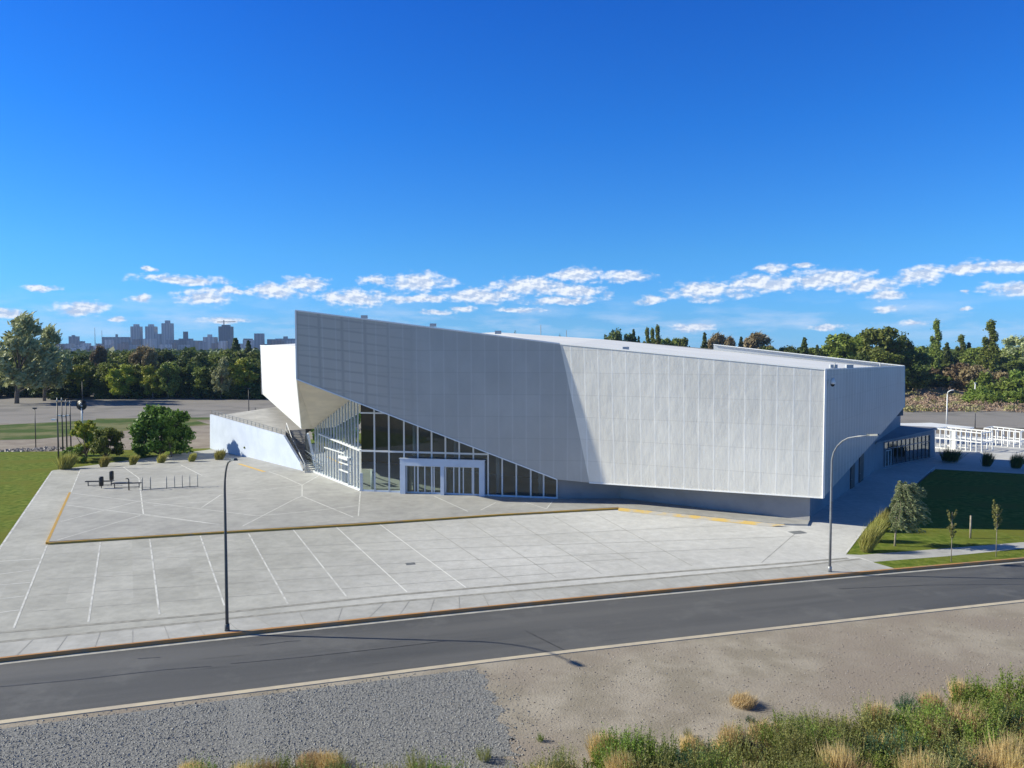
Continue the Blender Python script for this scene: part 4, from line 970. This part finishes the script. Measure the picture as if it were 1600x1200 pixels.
sapling(1556, 870, 3.9, 'thin taller sapling in the narrow grass strip near the right edge', 72)
o = MB().tube([(0, 0, -.1), (0, 0, 1.75)], [.075, .06], 8).build('wooden_stake', M['barkp']); o.location = at(1516, 841, .04); tag(o, 'short pale wooden stake on the lawn between the two saplings', 'stake')
for i, (px, py, w_, lb) in enumerate(((1484, 722, 3.2, 'wide dark shrub silhouetted on the far edge of the shaded lawn'), (1541, 729, 1.6, 'dark shrub in the middle of the far edge of the shaded lawn'), (1587, 732, 1.8, 'dark shrub on the far edge of the shaded lawn close to the right edge'))):
    o = tuft('x', 1.9, w_*1.15, 620, None, 80+i, .05, .25, .15).build('dark_shrub', M['lf_dark']); o.location = at(px, py, 0); tag(o, lb, 'shrub', 'shrubs on the far edge of the shaded lawn')

# ================================================================== street furniture
def lamp(px, py, label, m):
    b = P(px, py, ZL); r_ = empty('street_lamp', b, label, 'street lamp', 'street lamps along the kerb')
    H1 = 7.3; pts = [(0, 0, .35), (0, 0, H1*.5), (0, 0, H1)]; rad = [.085, .075, .058]
    ax = Vector((1.45, -2.55, 0))
    for t_ in (.15, .3, .45, .6, .8, 1.): 
        hh = H1+1.72*math.sin(min(t_*1.15, 1)*math.pi/2)**.9; pts.append(tuple(ax*(.9*t_**1.6))[:2]+(hh,)); rad.append(.05-.014*t_)
    pts[-1] = tuple(ax*.9)[:2]+(9.15,)
    MB().tube(pts, rad, 12).build('pole', m, r_, True)
    MB().tube([(0, 0, 0), (0, 0, .35), (0, 0, .37)], [.13, .12, .09], 12).build('base', m, r_, True)
    d = ax.normalized(); a = ax*.86+Vector((0, 0, 9.13)); mb = MB(); s_ = Vector((-d.y, d.x, 0))
    q0 = a; q1 = a+d*.75+Vector((0, 0, .06)); w0, w1 = .10, .17
    mb.add([q0-s_*w0, q0+s_*w0, q0+d*.25+s_*w1, q1+s_*.1, q1-s_*.1, q0+d*.25-s_*w1]+[p+Vector((0, 0, .11)) for p in (q0-s_*w0*.7, q0+s_*w0*.7, q0+d*.25+s_*w1*.75, q1+s_*.07-d*.04, q1-s_*.07-d*.04, q0+d*.25-s_*w1*.75)],
           [(5, 4, 3, 2, 1, 0), (6, 7, 8, 9, 10, 11)]+[(i, (i+1) % 6, 6+(i+1) % 6, 6+i) for i in range(6)])
    mb.build('lamp_head', M['poleg'], r_, True)
    return r_
M['poleg'] = mat('dark_grey_pole_paint', (.075, .085, .09), (.10, .11, .115), 2, .5)
lamp(355, 985.5, 'tall dark street lamp on the kerb before the plaza, the nearer left one', M['poleg'])
lamp(1296.5, 893.5, 'tall grey street lamp on the kerb in front of the right corner of the hall', M['steel'])
# flagpoles
b0 = P(92, 733, .03)
for i, (px, pyb, pyt, lb) in enumerate(((92, 733, 628, 'nearest and leftmost of the four dark flagpoles by the plaza corner'), (98.5, 711, 627, 'second of the four dark flagpoles, counted from the plaza corner'), (104.8, 706, 630, 'third of the four dark flagpoles, counted from the plaza corner'), (111, 700, 631, 'rearmost of the four dark flagpoles by the plaza corner'))):
    b = P(px, pyb, .03); h = V(px, pyt, b.y).z; e_ = empty('flagpole', b, lb, 'flagpole', 'row of dark flagpoles')
    MB().tube([b-UPV*.1, Vector((b.x, b.y, h*.5)), Vector((b.x, b.y, h))], [.10, .085, .06], 8).build('pole', M['dark'], e_)
    MB().tube([Vector((b.x, b.y, h)), Vector((b.x, b.y, h+.12)), Vector((b.x, b.y, h+.55))], [.09, .11, .02], 8).build('finial', M['steel'], e_)
    MB().box((b.x-.35, b.y-.1, h*.74), (.5, .3, .16)).build('spotlight', M['white'], e_)
def post(name, px, pyb, pyt, r0, m, label, cat, extra=None, group=None):
    b = P(px, pyb, 0); h = V(px, pyt, b.y).z; mb = MB().tube([(0, 0, -.1), (0, 0, h)], [r0, r0*.75], 8)
    if extra == 'hook': mb.tube([(0, 0, h), (.1, -.1, h+.5), (.5, -.4, h+.8), (.9, -.6, h+.85)], [r0*.75, r0*.7, r0*.65, r0*.9], 8)
    if extra == 'cap': mb.box((0, 0, h+.1), (.5, .3, .2))
    o = mb.build(name, m); o.location = (b.x, b.y, 0); return tag(o, label, cat, group)
post('metal_post', 56, 698, 639, .07, M['dark'], 'thin dark post alone on the rough grass left of the flagpoles', 'post', 'cap')
post('metal_post', 389, 648, 608, .10, M['dark'], 'dark post on the gravel lot left of the white flank', 'post', 'cap')
post('metal_post', 399, 648, 637, .08, M['dark'], 'very short dark post near the white flank of the hall', 'post')
post('metal_post', 187, 620, 591, .22, M['barkp'], 'pale post in front of the left tree belt', 'post')
post('metal_post', 277, 620, 598, .14, M['dark'], 'thin dark post in front of the tree belt beyond the big rounded tree', 'post')
post('lamp_post', 1479, 663, 616, .13, M['white'], 'white hooked lamp post on the dirt lot behind the canopy', 'lamp post', 'hook')
post('lamp_post', 1523, 627, 599, .16, M['white'], 'white post standing among the brown scrub on the right', 'post', 'cap')
post('metal_post', 1523.5, 668, 646, .08, M['dark'], 'thin dark post in the dirt lot behind the lattice pavilions', 'post')
# round sign
b = P(128.5, 668, 0); e_ = empty('round_sign', b, 'round black-rimmed sign on a white post behind the young trees on the left', 'sign')
hc = V(128.5, 632.5, b.y).z
MB().tube([b-UPV*.1, Vector((b.x, b.y, hc-.6))], .14, 8).build('post', M['white'], e_)
MB().tube([Vector((b.x, b.y-.08, hc)), Vector((b.x, b.y+.08, hc))], .88, 28).build('disc', M['black'], e_)
f_ = MB()
for dx, dz, sx_, sz_ in ((-.28, .12, .34, .28), (.05, -.2, .3, .34), (-.05, .3, .22, .2)): f_.tube([Vector((b.x+dx, b.y-.10, hc+dz)), Vector((b.x+dx, b.y-.13, hc+dz))], sx_/2+.05, 10)
f_.build('emblem', M['frameg'], e_)
mb = MB()
for i in range(28):
    a = i/28*2*math.pi; a2 = (i+1)/28*2*math.pi; mb.bar(Vector((b.x+math.cos(a)*.9, b.y-.02, hc+math.sin(a)*.9)), Vector((b.x+math.cos(a2)*.9, b.y-.02, hc+math.sin(a2)*.9)), .10, .22)
mb.build('rim', M['dark'], e_)
post('slender_tree_trunk', 129.5, 645, 596, .09, M['dark'], 'dark thin pole rising just behind the round sign', 'pole').name = 'utility_pole'
# bicycle rack: seven hoops on a ground rail
b0, b1 = P(222, 765.5, ZP), P(309, 760, ZP); e_ = empty('bicycle_rack', b0, 'long steel bicycle rack of slim upright hoops on the platform', 'bicycle rack')
MB().bar(b0+UPV*.04, b1+UPV*.04, .06).build('ground_rail', M['steel'], e_)
dR_ = (b1-b0).normalized(); pR = Vector((-dR_.y, dR_.x, 0))
for px in (222.5, 235, 260, 272.5, 284.5, 296.5, 309):
    t_ = (px-222)/87; c_ = b0.lerp(b1, t_); h_ = 1.25
    MB().tube([c_-pR*.28, c_-pR*.28+UPV*h_*.88, c_-pR*.2+UPV*h_, c_+pR*.2+UPV*h_, c_+pR*.28+UPV*h_*.88, c_+pR*.28], .035, 8).build('hoop', M['steel'], e_)
# exercise bars and bins
def rails(name, pts, hh, label):
    a, b = P(*pts[0], ZP), P(*pts[1], ZP); e_ = empty(name, a, label, 'bench', 'low metal benches on the platform'); q = Vector((0, .34, 0))
    MB().bar(a+UPV*hh, b+UPV*hh, .05, .07).build('front_rail', M['dark'], e_); MB().bar(a+q+UPV*hh, b+q+UPV*hh, .05, .07).build('rear_rail', M['dark'], e_)
    mb = MB()
    for t_ in (.0, .5, 1.): mb.bar(a.lerp(b, t_)+UPV*(hh+.03), a.lerp(b, t_)+q+UPV*(hh+.03), .06, .05)
    mb.build('crosspiece', M['dark'], e_)
    for t_ in (.08, .92):
        c_ = a.lerp(b, t_)+q*.5; MB().bar(c_, c_+UPV*hh, .07).build('leg', M['dark'], e_)
    MB().bar(a.lerp(b, .08)+q*.5+UPV*.08, a.lerp(b, .92)+q*.5+UPV*.08, .05).build('ground_bar', M['dark'], e_)
rails('metal_bench', ((133, 760), (176, 759)), .48, 'low dark metal bench of two rails left of the two black bins')
rails('metal_bench', ((174, 763.5), (220, 762)), .48, 'low dark metal bench of two rails between the black bins and the bicycle rack')
for px, py, lb in ((158.5, 763, 'black litter bin nearer to the yellow kerb, in front of the left bench'), (174.5, 753.5, 'black litter bin standing farther back behind the benches')):
    c_ = P(px, py, ZP); e_ = empty('litter_bin', c_, lb, 'litter bin', 'black litter bins on the platform')
    MB().tube([c_+UPV*.25, c_+UPV*.3, c_+UPV*1.12, c_+UPV*1.2], [.19, .22, .23, .20], 14).build('body', M['black'], e_)
    MB().tube([c_, c_+UPV*.28], .04, 8).build('stand', M['dark'], e_)
c_ = P(201.5, 766, ZP); o = MB().tube([(0, 0, 0), (0, 0, 1.05), (-.06, 0, 1.17), (-.3, 0, 1.2)], .06, 8).build('bent_pipe', M['black']); o.location = c_; tag(o, 'black bent upright pipe beside the right bench on the platform', 'pipe')
# distant parked car in the shade of the belt
c_ = P(309.5, 616, -.1); e_ = empty('parked_car', c_, 'small dark car parked in the shade under the left tree belt', 'car')
M['carp'] = mat('dark_car_paint', (.03, .035, .045), rough=.25); M['carg'] = mat('car_window', (.25, .3, .35), rough=.1)
prof = [(-2.1, .35), (-2.15, .8), (-1.9, .95), (-1.1, 1.0), (-.6, 1.42), (.8, 1.45), (1.5, 1.0), (2.05, .85), (2.1, .35)]
MB().prism([(c_.x+x, c_.y-.85, z-.1) for x, z in prof], (0, 1.7, 0)).build('body', M['carp'], e_)
MB().prism([(c_.x+x, c_.y-.88, z-.1) for x, z in ((-.95, 1.02), (-.52, 1.36), (.72, 1.38), (1.25, 1.02))], (0, 1.76, 0)).build('window', M['carg'], e_)
for dx in (-1.3, 1.3):
    for dy in (-.75, .75): MB().tube([(c_.x+dx, c_.y+dy-.1, .22), (c_.x+dx, c_.y+dy+.1, .22)], .32, 14).build('wheel', M['black'], e_)

# ================================================================== skyline
def bldmat(name, wall, win, sx_=9., sz=3.4):
    m, t, b, o = newmat(name); p = pos(t); sp = nn(t, 'ShaderNodeSeparateXYZ'); t.links.new(p, sp.inputs[0])
    xy = wm('ADD', sp.outputs[0], sp.outputs[1], tree=t)
    fx = wm('GREATER_THAN', wm('FRACT', wm('DIVIDE', xy, sx_, tree=t), tree=t), .45, tree=t); fz = wm('GREATER_THAN', wm('FRACT', wm('DIVIDE', sp.outputs[2], sz, tree=t), tree=t), .5, tree=t)
    c = mixc(t, wm('MULTIPLY', wm('MULTIPLY', fx, fz, tree=t), .75, tree=t), wall, win)
    oi = nn(t, 'ShaderNodeObjectInfo'); h = nn(t, 'ShaderNodeHueSaturation'); t.links.new(c, h.inputs['Color']); t.links.new(mrange(t, oi.outputs['Random'], 0, 1, .7, 1.2, False), h.inputs['Value'])
    t.links.new(h.outputs[0], b.inputs['Base Color']); b.inputs['Roughness'].default_value = .7; return m
BM = {'pale': bldmat('pale_tower_wall', (.50, .48, .46), (.10, .12, .16)), 'grey': bldmat('grey_block_wall', (.24, .24, .26), (.06, .07, .09), 12), 'brick': bldmat('brick_block_wall', (.28, .18, .15), (.06, .06, .07), 10), 'dark': bldmat('dark_block_wall', (.09, .09, .11), (.02, .02, .03), 8), 'white': bldmat('white_block_wall', (.70, .68, .65), (.18, .18, .22), 14)}
CY = 2500.
def block(name, x0, x1, yt, mt, label, cat='building', Y=CY, cap=None, group=None, mast=0):
    a = V(x0, yt, Y); b = V(x1, yt, Y); w = b.x-a.x; e_ = empty(name, ((a.x+b.x)/2, Y+w*.4, -.1), label, cat, group)
    MB().box(((a.x+b.x)/2, Y+w*.4, a.z/2), (w, w*.8, a.z)).build('wall', BM[mt], e_)
    if cap:
        for cx0, cx1, cyt in cap:
            p = V(cx0, cyt, Y); q = V(cx1, cyt, Y); MB().box(((p.x+q.x)/2, Y+w*.4, (a.z+p.z)/2), (q.x-p.x, (q.x-p.x)*.8, p.z-a.z)).build('roof_tower', BM[mt], e_)
    if mast: MB().box(((a.x+b.x)/2, Y+w*.4, a.z+mast/2), (1.5, 1.5, mast)).build('mast', BM['dark'], e_)
    return e_
block('apartment_tower', 203.5, 217.5, 510, 'pale', 'pale tower with a dark rooftop box, leftmost of the three tallest on the skyline', cap=((207, 214, 506.5),))
block('apartment_tower', 226.5, 241, 510, 'pale', 'pale tower with a rooftop box, the middle one of the three tallest', cap=((230, 237, 506.5),))
block('apartment_tower', 252, 266.5, 505, 'pale', 'tallest slim pale tower on the skyline, right one of the three', cap=((256, 262.5, 500.5),))
tw_ = block('unfinished_tower', 341, 359.5, 510, 'dark', 'dark unfinished tower under a crane, right of the three tall pale towers', cap=((345, 356, 507.5),))
cr_ = V(348, 502, CY); e_ = empty('tower_crane', (cr_.x, CY+10, 60), 'thin tower crane standing over the unfinished dark tower', 'crane')
MB().box((cr_.x, CY+10, cr_.z-7), (2.4, 2.4, 22)).build('mast', BM['dark'], e_); MB().bar(Vector((cr_.x-22, CY+10, cr_.z-2)), Vector((cr_.x+38, CY+10, cr_.z-1)), 2.0).build('jib', BM['dark'], e_)
block('apartment_block', 107, 119, 525.5, 'grey', 'grey block with a stepped top, leftmost one clearly above the city roofs', cap=((110, 114, 523.5),))
block('apartment_block', 159.5, 202, 526.5, 'grey', 'long wide grey block left of the first pale tower', cap=((172, 175, 522),))
block('apartment_block', 242, 250.5, 521.5, 'pale', 'shorter pale block squeezed between the middle and tallest pale towers')
block('apartment_block', 279, 296.5, 529, 'dark', 'dark block with a narrow raised core right of the tallest tower', cap=((284, 290, 518),))
block('apartment_block', 317, 335, 526.5, 'white', 'whitish block left of the unfinished dark tower', cap=((322, 328, 522.5),))
block('apartment_block', 397, 410, 521, 'grey', 'flat grey-blue block closest to the white flank of the hall')
block('apartment_block', 380, 392, 529, 'brick', 'brownish block just left of the flat grey-blue one')
block('apartment_block', 430, 457, 529, 'grey', 'low grey block directly left of the tip of the hall', cap=((440, 446, 525.5),))
MB_ = [(148, 512, 'thin radio mast left of the long grey block on the skyline'), (159, 516, 'shorter radio mast at the left end of the long grey block'), (648+200, 0, '')][:2]
for px, yt, lb in MB_:
    p = V(px, yt, CY+60); o = MB().tube([(0, 0, 0), (0, 0, p.z)], [1.4, .6], 5).build('radio_mast', BM['dark']); o.location = (p.x, CY+60, 0); tag(o, lb, 'mast')
for px, yt, lb in ((845, 507.5, 'thin lattice mast far behind the middle of the hall roof'), (885, 516, 'shorter thin mast far behind the roof, right of the taller one')):
    p = V(px, yt, 700); o = MB().tube([(0, 0, 0), (0, 0, p.z)], [.5, .25], 5).build('radio_mast', M['steel']); o.location = (p.x, 700, 0); tag(o, lb, 'mast')
GC = 'low city blocks along the skyline'
x = 84
while x < 462:
    w = rng.uniform(6, 17); mt = rng.choice(('grey', 'pale', 'brick', 'grey', 'white', 'dark')); yt = rng.uniform(529, 541)+(3 if x < 140 else 0)
    block('city_block', x, x+w, yt, mt, {'grey': 'low grey block among the many along the far skyline', 'pale': 'low pale block among the many along the far skyline', 'brick': 'low brick block among the many along the far skyline', 'white': 'low white block among the many along the far skyline', 'dark': 'low dark block among the many along the far skyline'}[mt], Y=CY+rng.uniform(-250, 200), group=GC)
    x += w*rng.uniform(.35, .8)
for i in range(22):
    x0 = 78+i*3.2+rng.uniform(-1, 1); w = rng.uniform(3, 7)
    block('city_house', x0, x0+w, rng.uniform(538, 550), rng.choice(('white', 'pale', 'brick')), 'tiny pale house low at the left foot of the city skyline', Y=1500+rng.uniform(-200, 300), group='small houses at the left foot of the skyline')

# ================================================================== foreground scrub and stones
def poly_in(x, y, pts):
    c = False; n = len(pts)
    for i in range(n):
        a, b = pts[i], pts[i-1]
        if (a.y > y) != (b.y > y) and x < (b.x-a.x)*(y-a.y)/(b.y-a.y)+a.x: c = not c
    return c
def stones(name, n, inside, smin, smax, m, label, z):
    r = np.random.default_rng(len(name)+n); V_ = []; F_ = []
    base = np.array([(1, 0, 0), (-1, 0, 0), (0, 1, 0), (0, -1, 0), (0, 0, 1), (0, 0, -1)], float); tri = [(0, 2, 4), (2, 1, 4), (1, 3, 4), (3, 0, 4), (2, 0, 5), (1, 2, 5), (3, 1, 5), (0, 3, 5)]
    k = 0
    while k < n:
        x, y = inside(r)
        if x is None: continue
        s_ = smin+(smax-smin)*r.random()**2.5; a = r.random()*6.283; v = base*(s_*np.array((1, .75, .6)))*(.75+.5*r.random((6, 1))); co, si = math.cos(a), math.sin(a)
        v = np.stack([v[:, 0]*co-v[:, 1]*si+x, v[:, 0]*si+v[:, 1]*co+y, v[:, 2]+z+s_*.15], 1); V_.append(v); F_ += [(a_+6*k, b_+6*k, c_+6*k) for a_, b_, c_ in tri]; k += 1
    me = bpy.data.meshes.new(name); me.from_pydata(np.concatenate(V_).tolist(), [], F_); me.materials.append(m); me.update(); o = bpy.data.objects.new(name, me); COL.objects.link(o)
    return tag(o, label, 'stones', kind='stuff')
def in_grav(r):
    y = 24+14*r.random(); x = -.72*y+r.random()*(.72*y+4)
    if abs(x+.355*y) < .7 and r.random() < .75: return None, None
    edge = 1 if poly_in(x+1.6*abs(r.normal())*(-1 if r.random() < .5 else 1)*.5, y, GRAV) else 0
    return (x, y) if edge else (None, None)
stones('gravel', 26000, in_grav, .014, .055, M['stone'], 'grey crushed stone spread along the near side of the road', -.115)
def in_dirt(r):
    y = 24+18*r.random(); x = -.1*y+r.random()*.85*y
    u_, v_ = 800+1200*x/y, 545+1200*(CAMH+.12)/y
    q = [p for p in KN if abs(p.x-x) < 2.5]
    if q and y > q[0].y-.6-.28*abs(q[0].x-x): return None, None
    return (x, y)
stones('pebbles', 6500, in_dirt, .012, .05, M['pebble'], 'small scattered pebbles on the bare dirt verge', -.115)

def weed_proto(name, kind, seed):
    L = Leaves(seed); r = L.r
    if kind == 'straw': L = tuft('x', .75, .95, 1500, None, seed, .012, .30, .15); m = M['straw']
    elif kind == 'strawl': L = tuft('x', .45, 1.2, 1100, None, seed, .012, .4, .2); m = M['straw']
    elif kind in ('green', 'blue', 'olive'):
        m = {'green': M['lf_bright'], 'blue': M['lf_blue'], 'olive': M['olive']}[kind]; ns = {'green': 46, 'blue': 60, 'olive': 54}[kind]; H = {'green': .95, 'blue': .75, 'olive': .9}[kind]
        for i in range(ns):
            a = r.random()*6.283; rb = r.random()**.5*.22; rt = rb*2.0+.05; h = H*(.6+.45*r.random())*(1-.35*(rb/.22)**2)
            b = np.array((math.cos(a)*rb, math.sin(a)*rb, 0)); t = np.array((math.cos(a)*rt+.08, math.sin(a)*rt, h)); L.blades([b], [t], .012)
            k = 26; f = (.12+.88*r.random(k))[:, None]; p = b+(t-b)*f+r.normal(size=(k, 3))*.012; d = r.normal(size=(k, 3)); d[:, 2] = np.abs(d[:, 2])*.8+.4; d /= np.linalg.norm(d, axis=1)[:, None]
            ln = {'green': .085, 'blue': .075, 'olive': .07}[kind]*(1.15-.6*f); L.blades(p, p+d*ln, ln[:, 0]*.33)
    o = L.build(name, m); return Proto(o)
WP_ = {'straw': weed_proto('straw_tuft', 'straw', 91), 'strawl': weed_proto('straw_tuft', 'strawl', 92), 'green': weed_proto('green_weed', 'green', 93), 'blue': weed_proto('blue_green_shrub', 'blue', 94), 'olive': weed_proto('olive_weed', 'olive', 95), 'green2': weed_proto('green_weed', 'green', 96), 'olive2': weed_proto('olive_weed', 'olive', 97)}
def weed(kind, px, py, s_, label=None, group=None, cat='shrub'):
    p = P(px, py, -.12); return WP_[kind].put((p.x, p.y, -.13), rng.uniform(0, 6.28), (s_, s_, s_*rng.uniform(.9, 1.1)), label, group, cat)
weed('strawl', 1160, 1102, 1.1, 'lone golden straw tuft on the bare dirt near the right', cat='grass tuft')
weed('blue', 1172, 1128, .45, 'little grey-green weed just below the lone golden tuft')
weed('green', 975, 1200, 1.7, 'tall bright green bush at the bottom in the middle')
weed('green2', 1010, 1212, 1.35, 'bright green bush touching the right side of the tall middle one')
weed('blue', 1108, 1196, 1.45, 'rounded blue-green shrub right of the bright green middle bush')
weed('blue', 870, 1208, 1.0, 'low green shrub at the bottom left of the bright green middle bush')
weed('blue', 1415, 1112, 1.25, 'rounded blue-green shrub on the upper edge of the right thicket')
weed('green', 1505, 1108, 1.6, 'dark green bush at the top of the right thicket')
weed('olive', 757, 1188, .8, 'small olive weed standing at the edge of the gravel')
weed('green2', 845, 1158, .4, 'tiny green weed flat on the dirt above the bottom shrubs')
weed('strawl', 485, 1196, 1.1, 'pale straw tuft at the bottom, left of the middle', cat='grass tuft')
weed('strawl', 300, 1210, 1.0, 'pale straw tuft at the bottom left over the gravel', cat='grass tuft')
weed('strawl', 515, 1200, 1.1, 'low straw tuft mixed with green just right of the pale one', cat='grass tuft')
weed('olive', 530, 1212, 1.0, 'olive weed among the straw at the bottom left of the middle')
weed('olive2', 650, 1210, 1.1, 'pale olive bush at the bottom between straw and gravel edge')
weed('blue', 1255, 1130, .5, 'small grey weed left of the thicket on the dirt')
weed('olive', 1075, 1152, .45, 'small brownish weed on the dirt above the blue-green shrub')
BND = [(240, 1220), (450, 1208), (620, 1206), (700, 1218), (800, 1208), (900, 1192), (1060, 1188), (1130, 1160), (1230, 1140), (1330, 1122), (1420, 1114), (1500, 1096), (1600, 1076), (1760, 1052)]
def bnd(x): 
    for (a, b), (c, d) in zip(BND[:-1], BND[1:]):
        if a <= x <= c: return b+(d-b)*(x-a)/(c-a)
    return 1e4
kindl = {'straw': ('dry straw tuft in the thicket along the bottom of the view', 'grass tuft'), 'strawl': ('low matted straw tuft in the thicket along the bottom', 'grass tuft'), 'green': ('leafy green weed in the thicket along the bottom of the view', 'shrub'), 'green2': ('leafy green weed in the thicket along the bottom of the view', 'shrub'), 'olive': ('olive seeded weed in the thicket along the bottom of the view', 'shrub'), 'olive2': ('olive seeded weed in the thicket along the bottom of the view', 'shrub'), 'blue': ('blue-green shrub in the thicket along the bottom of the view', 'shrub')}
cnt = 0; tries = 0
while cnt < 290 and tries < 6000:
    tries += 1; px = rng.uniform(250, 1690); py = rng.uniform(1075, 1350); b_ = bnd(px)
    if py < b_: continue
    dep = py-b_
    if px < 900 and rng.random() < .35: continue
    kd = rng.choice(('straw', 'straw', 'strawl', 'olive', 'green') if dep < 25 else ('olive', 'olive2', 'straw', 'green', 'olive', 'strawl', 'blue', 'olive2', 'green2', 'olive'))
    if px < 900 and kd in ('straw', 'strawl') and rng.random() < .6: kd = 'olive2'
    if px < 640: py += 12
    weed(kd, px, py, rng.uniform(1.0, 1.5)*(1.0 if dep < 30 else 1.35), kindl[kd][0], 'thicket along the bottom', kindl[kd][1]); cnt += 1
# dry litter under the thicket
L = Leaves(99); r = L.r; pts = []
while len(pts) < 9000:
    px = 250+1440*r.random(); py = 1080+250*r.random(); b_ = bnd(px)-8
    if py > b_+14*(r.random()-.3): p = P(px, py, -.12); pts.append((p.x, p.y, -.12))
pts = np.array(pts); L.blades(pts, pts+np.stack([r.normal(size=len(pts))*.15, r.normal(size=len(pts))*.15, .05+.3*r.random(len(pts))**2], 1), .014)
tag(L.build('dry_grass_litter', M['straw']), 'short dry grass littering the ground under the thicket', 'grass', kind='stuff')

# dense undergrowth between the single plants
for nm, m_, seed, n_, lb in (('undergrowth', M['olive'], 201, 3800, 'dense olive undergrowth filling the thicket at the bottom right'), ('undergrowth', M['straw'], 202, 900, 'dense dry stems filling the thicket at the bottom right'), ('undergrowth', M['lf_bright'], 203, 1300, 'leafy green undergrowth filling the thicket at the bottom right')):
    L = Leaves(seed); r = L.r; k = 0
    while k < n_:
        px = 300+1420*r.random(); py = 1080+270*r.random(); b_ = bnd(px)
        if py < b_+12 or (px < 950 and r.random() < .8) or (py < b_+40 and r.random() < .5): continue
        p = P(px, py, -.12); k += 1; h = (.35+.6*r.random())*(1 if m_ is M['straw'] else .85); ns = 5
        b = np.tile((p.x, p.y, -.12), (ns, 1))+np.stack([r.normal(size=ns)*.07, r.normal(size=ns)*.07, np.zeros(ns)], 1); t = b+np.stack([r.normal(size=ns)*.14+.04, r.normal(size=ns)*.14, h*(.7+.4*r.random(ns))], 1); L.blades(b, t, .014 if m_ is not M['straw'] else .01)
        if m_ is not M['straw']:
            for q in range(ns):
                kk = 13; f = (.2+.8*r.random(kk))[:, None]; pp = b[q]+(t[q]-b[q])*f; d = r.normal(size=(kk, 3)); d[:, 2] = np.abs(d[:, 2])+.4; d /= np.linalg.norm(d, axis=1)[:, None]; L.blades(pp, pp+d*.085, .03)
        else:
            kk = 10; bb = np.tile((p.x, p.y, -.12), (kk, 1)); L.blades(bb, bb+np.stack([r.normal(size=kk)*.2, r.normal(size=kk)*.2, h*(.3+.7*r.random(kk))], 1), .01)
    tag(L.build(nm, m_), lb, 'undergrowth', kind='stuff')
# air
hz = MB().box((0, 1530, 62.5), (6040, 3440, 127.4)).build('haze', newmat('haze_air')[0]); hm = hz.data.materials[0]; ht_ = hm.node_tree; ht_.nodes.clear()
ho = nn(ht_, 'ShaderNodeOutputMaterial'); hv = nn(ht_, 'ShaderNodeVolumePrincipled'); hv.inputs['Color'].default_value = (.45, .66, 1.0, 1); hv.inputs['Density'].default_value = .00009; hv.inputs['Anisotropy'].default_value = 0
ht_.links.new(hv.outputs[0], ho.inputs['Volume']); tag(hz, kind='stuff', label='thin blue haze in the air over the plain', cat='haze')

# sealed seams and stains on the asphalt
strips('road_seam', [[(0, 1073), (120, 1062), (260, 1046), (330, 1041)], [(360, 1037), (470, 1027), (600, 1013), (700, 1001)], [(820, 985), (870, 1010), (893, 1021)], [(1310, 920), (1450, 914), (1600, 913)], [(215, 1029), (232, 1028), (250, 1027)], [(405, 1008), (450, 1002), (470, 1001)]], .07, -.134, M['sealm'])

def in_rub(r):
    t_ = r.random(); a_, b_ = P(-40, 707, 0), P(96, 700, 0); c_ = a_.lerp(b_, t_)
    return (c_.x+.2*r.normal(), c_.y+.9*r.normal()+.8*math.sin(t_*19))
stones('rubble', 900, in_rub, .08, .38, M['pebble'], 'low line of pale rubble between the lawn and the bare ground at the left', -.08)

# a few more leafy bushes along the bottom edge
for kd, px, py, sc_, lb in (('green', 945, 1216, 1.4, 'bright green bush left of the tall middle one at the bottom'), ('blue', 1085, 1212, 1.5, 'dark blue-green shrub between the green bush and the rounded one'), ('green2', 1540, 1106, 1.7, 'leafy green bush near the top right of the thicket'), ('green', 1585, 1100, 1.8, 'leafy green bush cut by the right edge of the view'), ('green2', 1260, 1165, 1.3, 'green bush at the left tip of the right thicket')):
    weed(kd, px, py, sc_, lb)

for i, (kd, px, py, sc_) in enumerate((('green2', 962, 1196, 1.55), ('green', 985, 1208, 1.75), ('green2', 990, 1192, 1.6), ('green', 1003, 1200, 1.6), ('green2', 970, 1214, 1.7), ('green', 950, 1206, 1.4), ('green', 1022, 1208, 1.4), ('green2', 1034, 1214, 1.3))):
    weed(kd, px, py, sc_, 'one of the tightly packed bright green stems of the bush at the bottom middle', 'bright green bush at the bottom middle')
